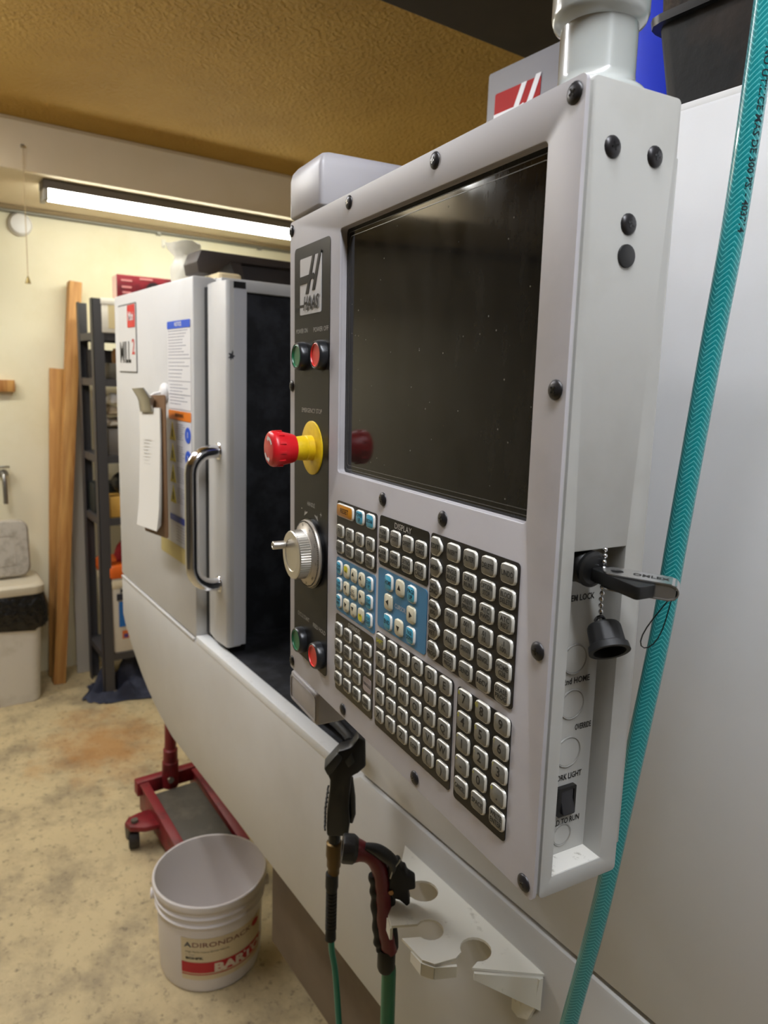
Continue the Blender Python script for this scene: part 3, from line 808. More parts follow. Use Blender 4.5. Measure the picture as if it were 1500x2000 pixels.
for i, n_ in enumerate(('0', '10', '20', '30', '40', '50', '60', '70', '80', '90')):
    a = math.radians(-8 + 36 * i)
    o = text(n_, .0052, M_print, jw, (JU + 0.0332 * math.cos(a), -0.0094, JV + 0.0332 * math.sin(a)), rot=(PI / 2, PI / 2 - a, 0), name='dial_number')
kn = MB()
L = []
NS = 120
for y, ra, kn_ in ((-0.0105, 0.0282, 0), (-0.0112, 0.0286, 0), (-0.0118, 0.0286, 1), (-0.0232, 0.0280, 1), (-0.0238, 0.0278, 0), (-0.0248, 0.0270, 0), (-0.0250, 0.0190, 0), (-0.0244, 0.0184, 0), (-0.0240, 0.0120, 0), (-0.0240, 0.0001, 0)):
    L.append([(JU + (ra - (0.0009 if kn_ and i % 2 else 0)) * math.cos(2 * PI * i / NS), -0.0006 + y, JV + (ra - (0.0009 if kn_ and i % 2 else 0)) * math.sin(2 * PI * i / NS)) for i in range(NS)])
kn.loops(L, True, False)
kn.obj('wheel_knob', M_alu, jw, smooth=25)
MB().lathe([(0.0030, 0.0), (0.0030, 0.0015), (0.0047, 0.0018), (0.0047, 0.0150), (0.0042, 0.0156), (0.0030, 0.0156), (0.0027, 0.0146), (0.0, 0.0146)], (JU - 0.0185, -0.0255, JV + 0.0085), (0, -1, 0), 20, cap=False).obj('crank_knob', M_alu, jw, smooth=40)

# recess in the side: legends, knock-outs, switch, chain and cap
RU = 0.4586
RT = (PI / 2, 0, PI / 2)
for t, w, v, wd_ in (('MEM LOCK', .0420, .2135, .0260), ('2nd HOME', .0440, .1515, .0250), ('OVERRIDE', .0535, .1145, .0155), ('WORK LIGHT', .0410, .0768, .0290), ('HOLD TO RUN', .0405, .0405, .0320)):
    text(t, .0064, M_print, pend, (RU + 0.0002, w, v), rot=RT, name='side_caption', width=wd_, fixed=True, bold=0.02)
for w, v, r_ in ((.0405, .1680, .0110), (.0410, .1335, .0110), (.0405, .0965, .0115), (.0400, .0300, .0085)):
    MB().lathe([(r_ + 0.0007, 0.0), (r_ + 0.0004, 0.0007), (r_, 0.0009), (r_ - 0.0006, 0.0004)], (RU, w, v), (1, 0, 0), 28, cap=False).obj('knock_out', mat('knock-out edge', '#8f8d87', 0.4), pend, smooth=40)
    MB().cyl((RU - 0.0006, w, v), (1, 0, 0), r_ - 0.0008, 0.0010, 28).obj('knock_out_disc', M_pendside, pend)
rs = MB().ring(rrect(.0320, .0485, .0475, .0705, .001, 2), rrect(.0345, .0465, .0500, .0680, .0008, 2), 'x', RU, RU + 0.0035).obj('rocker_switch', M_black, pend, label='small black rocker switch')
MB().prism([(RU - 0.001, .0500), (RU + 0.0065, .0502), (RU + 0.0030, .0600), (RU + 0.0030, .0680), (RU - 0.001, .0680)], 'y', .0348, .0462).obj('rocker', mat('rocker charcoal', '#2b2b2e', 0.35), rs, bevel=0.0006)
MB().box(RU, RU + 0.0172, .0168, .0625, .0146, .0152).obj('recess_sill', mat('recess sill', '#cfccc4', 0.5, var=(90, '#77705f', 0.55, 0.7)), pend)
# socket for the memory stick
skt = MB()
prof = [(0.0132, 0.0), (0.0132, 0.003)]
for i in range(10):
    prof += [(0.0120, 0.0035 + i * 0.0012), (0.0114, 0.0041 + i * 0.0012)]
prof += [(0.0124, 0.0160), (0.0124, 0.0185), (0.0100, 0.0195), (0.0, 0.0195)]
skt.lathe(prof, (RU, .0335, .2400), (1, 0, -0.05), 28, cap=False)
skt.obj('threaded_socket', M_black, pend, smooth=20)
bead = MB().sphere((0, 0, 0), 0.0017, 10, 6).mesh('bead', M_chrome, 60)
for i in range(11):
    z = .2530 - i * 0.0043
    if 4 <= i <= 5:
        continue
    o = link('chain_bead', bead, pend); o.location = (PU + 0.004 + 0.0003 * math.sin(i * 2.1), .0396, z)
MB().tube([(PU + 0.004, .0396, .2530), (PU + 0.004, .0396, .2030)], 0.0005, 6).obj('chain_wire', M_steel, pend)
cap_ = MB()
L = []
for z, ra, rid in ((0.0, 0.0102, 0), (0.0015, 0.0112, 0), (0.0030, 0.0114, 1), (0.0140, 0.0118, 1), (0.0150, 0.0134, 0), (0.0195, 0.0138, 0), (0.0195, 0.0108, 0), (0.006, 0.0104, 0)):
    L.append([(ra * (1 - (0.05 if rid and i % 3 == 0 else 0)) * math.cos(2 * PI * i / 36), ra * (1 - (0.05 if rid and i % 3 == 0 else 0)) * math.sin(2 * PI * i / 36), -z) for i in range(36)])
cap_.loops(L, True, True)
cap_.xf(Matrix.Translation((PU + 0.006, .0410, .2010)) @ Matrix.Rotation(math.radians(-24), 4, Vector((-0.64, 0.77, 0))) @ Matrix.Rotation(math.radians(-36), 4, Vector((0.77, 0.64, 0))))
cap_.obj('dust_cap', M_rub, pend, smooth=30, label='black dust cap hanging on a bead chain')
MB().tube([(PU + 0.004, .0396 + 0.004 * math.cos(a), .2035 + 0.003 * math.sin(a)) for a in [PI * i / 8 for i in range(9)]], 0.0012, 8).obj('cap_lug', M_rub, pend)

# memory stick (own thing, plugged into the socket)
us = thing('memory_stick', 'black memory stick with a swivelled silver cover plugged into the pendant side', 'memory stick')
us.matrix_world = Matrix.Translation(pw(.4775, .0390, .2365)) @ WM.to_4x4() @ Matrix.Rotation(math.radians(4), 4, 'Y')
b = MB().prism(rrect(0.0, 0.0410, -0.0088, 0.0088, 0.0030, 3), 'z', -0.0044, 0.0044)
b.obj('stick_body', M_black, us, bevel=0.0012)
MB().box(-0.016, 0.001, -0.006, 0.006, -0.0022, 0.0022).obj('stick_plug', M_steel, us, bevel=0.0004)
def swivel():
    L_ = 0.034; b = MB()
    pl = []
    for i in range(13):
        a = PI / 2 + PI * i / 12
        pl.append((0.0088 * math.cos(a), 0.0088 * math.sin(a)))
    pl += [(L_, -0.0085), (L_, 0.0085)]
    hole = [(0.0042 * math.cos(2 * PI * i / len(pl) + PI / 2), 0.0042 * math.sin(2 * PI * i / len(pl) + PI / 2)) for i in range(len(pl))]
    for z0, z1 in ((0.0048, 0.0057), (-0.0057, -0.0048)):
        b.ring(pl, hole, 'z', z0, z1)
    arc = []
    for i in range(9):
        a = -PI / 2 + PI * i / 8
        arc.append((L_ + 0.0050 * math.cos(a), 0.00525 * math.sin(a)))
    for j in range(8):
        (x0, z0), (x1, z1) = arc[j], arc[j + 1]
        k = 0.82
        q = [(x0, z0), (x1, z1), (L_ + (x1 - L_) * k, z1 * k), (L_ + (x0 - L_) * k, z0 * k)]
        b.prism(q, 'y', -0.0085, 0.0085)
    b.box(L_ - 0.016, L_ + 0.003, -0.0080, 0.0080, -0.0049, 0.0049)
    return b
s2 = swivel().xf(Matrix.Translation((0.0150, 0.0, 0.0)) @ Matrix.Rotation(math.radians(38), 4, 'Z'))
cv = s2.obj('swivel_cover', mat('silver cover', '#c9c7c4', 0.25, 0.9), us, smooth=40)
text('OMLEX', .0068, M_print, cv, (0.0150 + 0.021 * math.cos(math.radians(38)), 0.021 * math.sin(math.radians(38)), 0.0059), rot=(0, 0, math.radians(38)), bold=0.02, name='cover_print')
lp = []
tipx, tipy = 0.0150 + 0.037 * math.cos(math.radians(38)), 0.037 * math.sin(math.radians(38))
for i in range(21):
    a = 2 * PI * i / 20
    d = 0.5 - 0.5 * math.cos(a)
    e_ = -0.013 * d + 0.0075 * math.sin(a) * d
    lp.append((tipx - 0.001 + 0.77 * e_, tipy + 0.64 * e_, -0.001 - 0.042 * d))
MB().tube(lp, 0.00045, 6).obj('lanyard', M_rub, us)

# ------------------------------------------------------------------ hoses and guns
def hose_mat(name, c0, c1, ks, ka, soft=0.3):
    m = bpy.data.materials.new(name); m.use_nodes = True
    nt = m.node_tree; b = nt.nodes['Principled BSDF']
    uv = nt.nodes.new('ShaderNodeUVMap')
    sp = nt.nodes.new('ShaderNodeSeparateXYZ'); nt.links.new(uv.outputs[0], sp.inputs[0])
    def math_(op, a, bb):
        n = nt.nodes.new('ShaderNodeMath'); n.operation = op
        for i, q in enumerate((a, bb)):
            if isinstance(q, (int, float)):
                n.inputs[i].default_value = q
            else:
                nt.links.new(q, n.inputs[i])
        return n.outputs[0]
    tri = math_('PINGPONG', math_('MULTIPLY', sp.outputs[1], 4.0), 0.5)
    ph = math_('FRACT', math_('ADD', math_('MULTIPLY', sp.outputs[0], ks), math_('MULTIPLY', tri, ka)), 0.0)
    r = nt.nodes.new('ShaderNodeValToRGB')
    r.color_ramp.elements[0].position = 0.0; r.color_ramp.elements[0].color = lin(c1)
    r.color_ramp.elements[1].position = soft; r.color_ramp.elements[1].color = lin(c0)
    nt.links.new(ph, r.inputs['Fac']); nt.links.new(r.outputs[0], b.inputs['Base Color'])
    b.inputs['Roughness'].default_value = 0.3
    b.inputs['Coat Weight'].default_value = 0.4
    return m
def spline(pts, n=12):
    P = [Vector(p) for p in pts]; P = [P[0] * 2 - P[1]] + P + [P[-1] * 2 - P[-2]]
    o = []
    for i in range(1, len(P) - 2):
        for k in range(n):
            t = k / n
            a, b, c, d = P[i - 1], P[i], P[i + 1], P[i + 2]
            o.append(0.5 * ((2 * b) + (c - a) * t + (2 * a - 5 * b + 4 * c - d) * t * t + (3 * b - a - 3 * c + d) * t ** 3))
    o.append(P[-2])
    return o
def uv_tube(name, pts, r, m, parent=None, seg=20, up=(1, 0, 0)):
    P = [Vector(p) for p in pts]; n = len(P)
    me = bpy.data.meshes.new(name); vs_ = []; fs = []; uvs = []; s = [0.0]
    for i in range(1, n):
        s.append(s[-1] + (P[i] - P[i - 1]).length)
    u = Vector(up); fr = []
    for i in range(n):
        T = (P[min(i + 1, n - 1)] - P[max(i - 1, 0)]).normalized()
        u = (u - T * u.dot(T)).normalized(); w = T.cross(u); fr.append((u.copy(), w))
        for k in range(seg + 1):
            a = 2 * PI * k / seg
            vs_.append(P[i] + (u * math.cos(a) + w * math.sin(a)) * r); uvs.append((s[i] * 100, k / seg))
    for i in range(n - 1):
        for k in range(seg):
            a = i * (seg + 1) + k
            fs.append((a, a + 1, a + seg + 2, a + seg + 1))
    me.from_pydata([tuple(v) for v in vs_], [], fs)
    l = me.uv_layers.new(name='UVMap')
    for lp_ in me.loops:
        l.data[lp_.index].uv = uvs[lp_.vertex_index]
    me.polygons.foreach_set('use_smooth', [True] * len(me.polygons))
    me.materials.append(m)
    o = link(name, me, parent)
    return o, P, s, fr
M_teal = hose_mat('teal braided hose', '#128285', '#62c2c2', 2.6, 3.4, 0.35)
hp = spline([(-0.296, 0.500, 1.985), (-0.303, 0.508, 1.878), (-0.311, 0.515, 1.778), (-0.321, 0.520, 1.686), (-0.332, 0.522, 1.544), (-0.338, 0.522, 1.455), (-0.353, 0.520, 1.301), (-0.367, 0.520, 1.176), (-0.389, 0.520, 1.033), (-0.41, 0.52, 0.88), (-0.43, 0.52, 0.55), (-0.45, 0.50, 0.25), (-0.42, 0.42, 0.06), (-0.30, 0.30, 0.010), (-0.02, 0.25, 0.0095)], 10)
ah, P_, s_a, fr_ = uv_tube('air_hose', hp, 0.0084, M_teal)
tag(ah, 'thick teal braided air hose hanging in front of the white machine panel', 'hose')
def wrap_on_hose(body, size, s0, ang, m, r=0.0084, width=None):
    me = text_mesh(body, size, align='LEFT', bold=0.012)
    for v in me.vertices:
        sv = s0 + v.co.x
        i = 0
        while i < len(s_a) - 2 and s_a[i + 1] < sv:
            i += 1
        t = (sv - s_a[i]) / (s_a[i + 1] - s_a[i])
        p = P_[i].lerp(P_[i + 1], t); u, w = fr_[i]
        a = ang - v.co.y / r
        v.co = p + (u * math.cos(a) + w * math.sin(a)) * (r + 0.0002)
    me.materials.append(m)
    return link('hose_print', me, ah)
HOSE_ANG = 0.42
wrap_on_hose('RIESGO DE EXPLOSION - NO UTILICE MAS DE 300 PSI - 403714', 0.0072, 0.012, HOSE_ANG, mat('hose print', '#03181e', 0.5))

# blow gun with its thin hose (local x across the view, y away, z up)
bg = thing('blow_gun', 'black air blow gun with brass fitting hanging at the machine sill', 'blow gun', (-0.855, 0.535, 0.6), (0, 0, math.atan2(0.84772, 0.53044)))
def gz(l):
    return [(a, b - 0.6) for a, b in l]
MB().prism(gz([(-0.0235, 1.076), (-0.0243, 1.084), (-0.0056, 1.1117), (0.0136, 1.1179), (0.0232, 1.1348), (0.034, 1.128), (0.036, 1.086), (0.0250, 1.0754), (0.0151, 1.0696), (0.0135, 1.045), (0.0126, 1.0188), (0.0147, 0.9918), (0.0127, 0.9690), (-0.0202, 0.9690), (-0.0212, 0.985), (-0.0210, 1.0071), (-0.0178, 1.0383), (-0.0177, 1.0632)]), 'y', -0.014, 0.014).obj('gun_body', M_black, bg, smooth=40, bevel=0.0035)
MB().prism(gz([(-0.0275, 1.084), (-0.0215, 1.0715), (-0.016, 1.074), (0.0005, 1.0985), (-0.001, 1.104), (-0.0075, 1.1095)]), 'y', -0.0165, 0.0125).obj('gun_nose', mat('nose grey', '#303335', 0.4), bg, smooth=40, bevel=0.004)
MB().prism(gz([(0.004, 1.096), (0.014, 1.110), (0.018, 1.094), (0.010, 1.086)]), 'y', -0.0160, -0.0135).obj('gun_cap', mat('nose grey', '#303335'), bg, bevel=0.0008)
for i in range(9):
    z = 1.040 - i * 0.0078 - 0.6
    MB().tube([(-0.0200 - 0.0008 * min(i, 4), -0.010, z), (-0.0212 - 0.0008 * min(i, 4), 0.0, z), (-0.0200 - 0.0008 * min(i, 4), 0.010, z)], 0.0016, 6).obj('grip_rib', M_rub, bg)
MB().tube([(0.0125, 0.0, 1.060 - 0.6), (0.0165, -0.001, 1.030 - 0.6), (0.0185, -0.001, 1.000 - 0.6), (0.0165, 0, 0.985 - 0.6)], [0.005, 0.0055, 0.005, 0.003], 10).obj('gun_trigger', M_black, bg, smooth=50)
BRS = mat('dull brass', '#5e4a28', 0.42, 0.7)
MB().lathe([(0.0088, 0.369), (0.0088, 0.352), (0.0125, 0.350), (0.0128, 0.328), (0.0112, 0.322), (0.0112, 0.310), (0.0092, 0.306), (0.0092, 0.296)], (-0.0085, 0, 0), (0, 0, 1), 24).obj('brass_coupler', BRS, bg, smooth=30)
MB().lathe([(0.0086, 0.369), (0.0095, 0.362), (0.0095, 0.351)], (-0.0085, 0, 0), (0, 0, 1), 20).obj('gun_inlet', M_blackgloss, bg, smooth=30)
prof = [(0.0082, 0.298), (0.0100, 0.296), (0.0102, 0.272)]
for i in range(12):
    prof += [(0.0090, 0.268 - i * 0.0062), (0.0090, 0.2645 - i * 0.0062), (0.0072, 0.2635 - i * 0.0062)]
prof += [(0.0086, 0.190), (0.0088, 0.178), (0.0, 0.178)]
MB().lathe(prof, (-0.0096, 0, 0), (-0.004, 0, 1), 20).obj('strain_relief', M_rub, bg, smooth=25)
M_tealp = mat('plain teal hose', '#1b8573', 0.35)
hpts = spline([(-0.0095, 0, 0.186), (-0.0075, 0, 0.155), (-0.0010, 0, 0.115), (0.0074, 0, 0.018), (0.02, -0.02, -0.12), (0.04, -0.06, -0.32), (0.07, -0.12, -0.55), (0.12, -0.20, -0.588), (0.22, -0.30, -0.5935)], 8)
MB().tube(hpts, 0.0050, 12).obj('thin_hose', M_tealp, bg, smooth=50)

# spray nozzle with green hose hung in the rack
sn = thing('spray_nozzle', 'burgundy and black garden spray nozzle with green hose resting in the white rack', 'spray nozzle', (-0.69, 0.50, 0.6), (0, 0, math.atan2(0.80975, 0.58678)))
M_burg = mat('burgundy plastic', '#6e1722', 0.33)
M_nzc = mat('nozzle charcoal', '#262628', 0.45)
def n3(l, y=0.0):
    return [(a, y, b - 0.6) for a, b in l]
nb = spline(n3([(-0.0400, 1.0490), (-0.0270, 1.0465), (-0.0125, 1.0380), (-0.0030, 1.0190), (0.0022, 0.9849), (0.0050, 0.9436), (0.0102, 0.9177), (0.0135, 0.8990)]), 5)
nr = [max(0.0112, 0.0172 - 0.0009 * i) for i in range(len(nb))]
MB().tube(nb, nr, 20, up=(0, 1, 0)).obj('nozzle_body', M_burg, sn, smooth=50)
hdv = Vector((-1, -0.10, 0.10)).normalized()
nh = MB(); L = []
x_, y_, z_ = basis(hdv)
for h, ra, rg in ((-0.004, 0.0150, 0), (0.0, 0.0180, 0), (0.0015, 0.0188, 1), (0.0135, 0.0188, 1), (0.0160, 0.0175, 0), (0.0160, 0.011, 0), (0.012, 0.010, 0)):
    L.append([Vector((-0.0385, 0.0, 1.0500 - 0.6)) + hdv * h + (x_ * math.cos(2 * PI * i / 40) + y_ * math.sin(2 * PI * i / 40)) * (ra - (0.0009 if rg and i % 4 == 0 else 0)) for i in range(40)])
nh.loops(L, True, True)
nh.obj('nozzle_head', M_nzc, sn, smooth=30)
bp = spline(n3([(-0.0240, 1.0580), (-0.0107, 1.0541), (0.0009, 1.0472), (0.0126, 1.0365), (0.0125, 1.0200)], -0.004), 4)
MB().tube(bp, [0.0035 + 0.0055 * math.sin(PI * (i + 1.5) / (len(bp) + 2)) for i in range(len(bp))], 14, up=(0, 1, 0)).obj('thumb_pad', M_nzc, sn, smooth=50)
rp_ = spline(n3([(0.0065, 1.018), (0.0100, 0.985), (0.0120, 0.950), (0.0165, 0.918), (0.0175, 0.902)], 0.003), 4)
MB().tube(rp_, 0.0085, 12, up=(0, 1, 0)).obj('back_grip', M_rub, sn, smooth=50)
gp = spline(n3([(-0.0120, 1.0140), (-0.0095, 0.9942), (-0.0078, 0.9737), (-0.0045, 0.9427), (-0.0020, 0.9165), (0.0010, 0.9044), (0.0060, 0.8986)], 0.0), 5)
MB().tube(gp, [0.0066 + 0.0011 * math.sin(i * 1.25) for i in range(len(gp))], 14, up=(0, 1, 0)).obj('finger_grip', M_rub, sn, smooth=50)
MB().prism([(a, b - 0.6) for a, b in [(0.0105, 1.0313), (0.0175, 1.0400), (0.0225, 1.0385), (0.0250, 1.0300), (0.0300, 1.0290), (0.0325, 1.0210), (0.0435, 1.0140), (0.0446, 1.0015), (0.0346, 0.9986), (0.0385, 0.9790), (0.0340, 0.9745), (0.0240, 0.9838), (0.0146, 0.9857), (0.0095, 1.0007)]], 'y', -0.009, 0.009).obj('trigger_lever', M_rub, sn, smooth=40, bevel=0.0025)
MB().cyl((0.0124, -0.0088, 0.3958), (0, -1, 0), 0.0034, 0.002, 14).obj('pivot_screw', mat('copper screw', '#a07a55', 0.35, 0.8), sn)
MB().tube(n3([(0.0105, 1.016), (0.0130, 1.028), (0.0190, 1.0375), (0.0225, 1.0440)], -0.009), 0.0011, 8).obj('lock_wire', M_steel, sn)
MB().lathe([(0.0112, 0.304), (0.0122, 0.300), (0.0124, 0.275), (0.0108, 0.270), (0.0, 0.270)], (0.0130, 0, 0), (-0.01, 0, 1), 24).obj('hose_ferrule', mat('dark ferrule', '#1d1a12', 0.5, 0.3), sn, smooth=30)
ghp = spline([(0.0135, 0, 0.274), (0.0143, 0, 0.2646), (0.0147, 0, 0.2376), (0.0155, 0, 0.1855), (0.018, -0.01, 0.05), (0.03, -0.03, -0.2), (0.06, -0.09, -0.48), (0.12, -0.18, -0.578), (0.26, -0.30, -0.5895)], 8)
MB().tube(ghp, 0.0100, 16).obj('green_hose', mat('green hose', '#1d7350', 0.4), sn, smooth=50)
# black cable behind the sill
cbp = spline([(-1.20, 0.66, 0.992), (-1.08, 0.645, 1.034), (-0.985, 0.632, 1.040), (-0.93, 0.60, 1.060), (-0.90, 0.575, 1.085)], 8)
tag(MB().tube(cbp, 0.009, 10).obj('black_cable', M_rub, smooth=50), 'black rubber cable lying along the white door sill', 'cable')

# ------------------------------------------------------------------ clipboard on magnetic hook
hk = thing('magnetic_hook', 'round white magnetic hook on the machine front panel', 'hook', (-1.875, YF, 1.610))
MB().lathe([(0.0, 0.0), (0.024, 0.0), (0.024, 0.006), (0.020, 0.010), (0.010, 0.014), (0.0, 0.014)], (0, 0, 0), (0, -1, 0), 28, cap=False).obj('hook_base', M_white, hk, smooth=40)
MB().tube([(0, -0.012, 0.0), (0, -0.030, -0.004), (0, -0.045, -0.016), (0, -0.058, -0.014), (0, -0.062, -0.002)], 0.0035, 10).obj('hook_arm', M_white, hk, smooth=50)
cl = thing('clipboard', 'brown clipboard with white papers and steel clip hanging on the front panel', 'clipboard', (-1.865, 0.556, 1.590), (math.radians(-1), math.radians(-3), math.radians(4)))
MB().prism(rrect(-0.058, 0.098, -0.345, 0.012, 0.008, 3), 'y', 0.0, 0.0035).obj('board', mat('hardboard brown', '#7a5a3c', 0.6), cl)
for i in range(5):
    MB().loops([[(x + 0.001 * i, -0.0012 * (i + 1) - d + 0.0003 * i, z) for x, z, d in ((-0.064, zz, dd), (0.076, zz, dd))] + [(x + 0.001 * i, -0.0012 * (i + 1) - d - 0.0006, z) for x, z, d in ((0.076, zz, dd), (-0.064, zz, dd))] for zz, dd in ((0.0 - 0.02, 0.0), (-0.10, 0.0), (-0.20, 0.001 + 0.0006 * i), (-0.27, 0.003 + 0.001 * i), (-0.315 - 0.003 * i, 0.006 + 0.002 * i))]).obj('paper_sheet', mat('paper', '#e4dfd4', 0.7), cl)
sb = MB()
for i in range(9):
    z = -0.10 - i * 0.009
    sb.box(-0.03, rng.uniform(0.0, 0.05), -0.0090, -0.0087, z, z + 0.0014)
sb.obj('pencil_notes', mat('pencil grey', '#cdc7bc', 0.8), cl, smooth=0)
MB().prism([(-0.003, 0.004), (-0.012, 0.008), (-0.030, 0.030), (-0.032, 0.029), (-0.016, 0.002), (-0.012, -0.030), (-0.009, -0.030)], 'x', -0.040, 0.040).obj('clip', M_steel, cl, bevel=0.0008)
MB().tube([(-0.045, -0.012, 0.004), (0.045, -0.012, 0.004)], 0.004, 10).obj('clip_spring', M_steel, cl)

# ------------------------------------------------------------------ things on top of the machine
def tub(name, label, x0, x1, y0, y1, z0, z1, tp, m, rimh, rimw, cat='bin', mr=None):
    t = thing(name, label, cat, ((x0 + x1) / 2, (y0 + y1) / 2, z0))
    cx, cy = (x0 + x1) / 2, (y0 + y1) / 2
    b = MB(); wx, wy, h = (x1 - x0) / 2, (y1 - y0) / 2, z1 - z0
    def rr(i, z):
        return [(x, y, z) for x, y in rrect(-wx + i, wx - i, -wy + i, wy - i, 0.018, 3)]
    b.loops([rr(tp, 0.0), rr(0, h), rr(0.004, h), rr(tp + 0.004, 0.004)], True, True)
    b.obj('bin_body', m, t, smooth=40)
    MB().loops([rr(-rimw, h - rimh), rr(-rimw - 0.001, h), rr(0.002, h + 0.001), rr(0.002, h - rimh), rr(-rimw, h - rimh)], True, False).obj('bin_rim', mr or m, t, smooth=40)
    return t
M_bin = mat('scuffed dark bin', '#141313', 0.6, var=(6, '#2a2018', 0.5, 0.62), bump=(60, 0.25, 0.003), spec=0.3)
tub('parts_bin', 'scuffed dark metal parts bin standing on the machine roof', -0.482, -0.10, 0.622, 0.90, 1.9175, 2.004, 0.012, M_bin, 0.007, 0.005, mr=mat('bin rim', '#151414', 0.35, 0.2))
tub('parts_bin', 'rough brown dusty bin stacked on top of the scuffed dark bin', -0.494, -0.09, 0.614, 0.91, 2.0055, 2.20, 0.012, mat('dusty bin', '#1f1812', 0.85, var=(45, '#4a3b2b', 0.5, 0.66), bump=(70, 0.6, 0.004)), 0.012, 0.007)
tub('storage_tote', 'bright blue plastic tote standing behind the pendant support tube', -0.68, -0.515, 0.72, 0.98, 1.9175, 2.22, 0.006, mat('blue plastic', '#1f3fe0', 0.35), 0.02, 0.006, 'tote')
# dark hood
hh = thing('dark_hood', 'dark brown metal hood lying on the left cabinet roof', 'hood', (-1.83, 0.82, 1.883))
M_hood = mat('dark brown metal', '#3a3029', 0.55)
MB().prism([(-0.145, 0.030), (-0.150, 0.056), (-0.138, 0.086), (0.33, 0.086), (0.33, 0.070), (-0.06, 0.066), (-0.095, 0.034), (-0.11, 0.030)], 'x', -0.10, 0.0).obj('hood_shell', M_hood, hh, bevel=0.002)
MB().box(-0.09, -0.016, -0.035, 0.31, 0.0, 0.068).obj('hood_body', mat('darker brown', '#2a211b', 0.6), hh, bevel=0.003)
MB().prism([(-0.060, 0.066), (-0.030, 0.066), (-0.012, 0.0), (-0.030, 0.0)], 'x', -0.10, -0.004).obj('hood_leg', M_hood, hh)
tag(MB().loops([[(-1.80 + x, 0.728 + y, z) for x, y in rrect(-0.05 + i, 0.05 - i, -0.03 + i, 0.03 - i, 0.01, 3)] for z, i in ((1.8835, 0.003), (1.888, 0), (1.905, 0), (1.909, 0.004))]).obj('foam_block', mat('pale foam', '#e3cfa4', 0.8)), 'small pale yellow foam block under the dark hood', 'block')
# crumpled bag
rb = random.Random(11)
bag = MB(); L = []
for j in range(9):
    z = j / 8
    ra = 0.034 + 0.012 * math.sin(z * PI) + (0.022 * (z - 0.75) / 0.25 if z > 0.75 else 0) - (0.010 if 0.6 < z < 0.8 else 0)
    L.append([(ra * math.cos(2 * PI * i / 22) * (1 + rb.uniform(-0.14, 0.14)), ra * 0.8 * math.sin(2 * PI * i / 22) * (1 + rb.uniform(-0.14, 0.14)), z * 0.125 + rb.uniform(-0.004, 0.004) * (j > 0)) for i in range(22)])
bag.loops(L, True, True)
bag.xf(Matrix.Translation((-2.04, 0.712, 1.886)))
tag(bag.obj('plastic_bag', mat('milky plastic', '#f0ead8', 0.35, alpha=0.75), smooth=60), 'crumpled milky plastic bag standing on the machine beside the dark hood', 'bag')

# ------------------------------------------------------------------ bucket
bk = thing('bucket', 'white plastic bucket with a red band label standing on the concrete floor', 'bucket', (-1.758, 0.668, 0))
BZ = 0.278 / 0.370; BR = 0.159 / 0.153
prof = [(0.0, 0.006), (0.122, 0.006), (0.128, 0.0), (0.133, 0.004), (0.136, 0.02), (0.1415, 0.272), (0.1475, 0.276), (0.1475, 0.281), (0.1435, 0.286), (0.1440, 0.306), (0.1490, 0.309), (0.1490, 0.314), (0.1450, 0.319), (0.1455, 0.338), (0.1515, 0.342), (0.1530, 0.350), (0.1525, 0.366), (0.1500, 0.370), (0.1465, 0.368), (0.1450, 0.360), (0.1420, 0.318), (0.1412, 0.300), (0.1390, 0.270), (0.1320, 0.012), (0.0, 0.012)]
prof = [(r_ * BR, z_ * BZ) for r_, z_ in prof]
def bucket_mat():
    m = mat('bucket plastic', '#e3dcd8', 0.4)
    b = m.node_tree.nodes['Principled BSDF']
    b.inputs['Subsurface Weight'].default_value = 0.0
    return m
MB().lathe(prof, (0, 0, 0), (0, 0, 1), 64, cap=False).obj('bucket_shell', bucket_mat(), bk, smooth=35)
def cyl_pt(th, z, d=0.0):
    r = (0.136 + (0.1415 - 0.136) * (z - 0.02) / 0.252) * BR + d
    return (r * math.cos(th), r * math.sin(th), z * BZ)
def patch(name, t0, t1, z0, z1, d, m, parent, n=40):
    b = MB()
    b.add([cyl_pt(t0 + (t1 - t0) * i / n, z, d) for i in range(n + 1) for z in (z0, z1)], [(2 * i, 2 * i + 2, 2 * i + 3, 2 * i + 1) for i in range(n)])
    return b.obj(name, m, parent, smooth=60)
T0, T1 = math.radians(-53), math.radians(47)
lb = patch('label', T0, T1, 0.058, 0.232, 0.0006, mat('bucket label', '#d8c7a2', 0.5), bk)
patch('label_band', T0, T1, 0.088, 0.132, 0.0012, mat('label red', '#b81a28', 0.45), lb)
patch('label_line', T0, T1, 0.079, 0.083, 0.0012, MATS['label red'], lb)
def wrap_text(body, size, th, z, m, parent, d=0.0018, **kw):
    me = text_mesh(body, size, align='LEFT', **kw)
    for v in me.vertices:
        zz = z + v.co.y
        v.co = cyl_pt(th + v.co.x / 0.139, zz, d)
    me.materials.append(m)
    return link('label_lettering', me, parent)
wrap_text('A', 0.027, T0 + 0.07, 0.205, mat('label slate', '#4a4c52', 0.5), lb, bold=0.02)
wrap_text('DIRONDACK', 0.027, T0 + 0.21, 0.205, mat('label brick', '#8a5a50', 0.5), lb, bold=0.006)
wrap_text('High Performance Boron Nitride', 0.0085, T0 + 0.09, 0.177, M_print, lb)
wrap_text('5 US gal', 0.0075, T0 + 0.09, 0.165, M_gprint, lb)
wrap_text('BOHPK', 0.014, T0 + 0.09, 0.150, M_print, lb, bold=0.03)
wrap_text('BARTON', 0.046, T0 + 0.62, 0.105, mat('label cream', '#d9c9b4', 0.5), lb, bold=0.05)
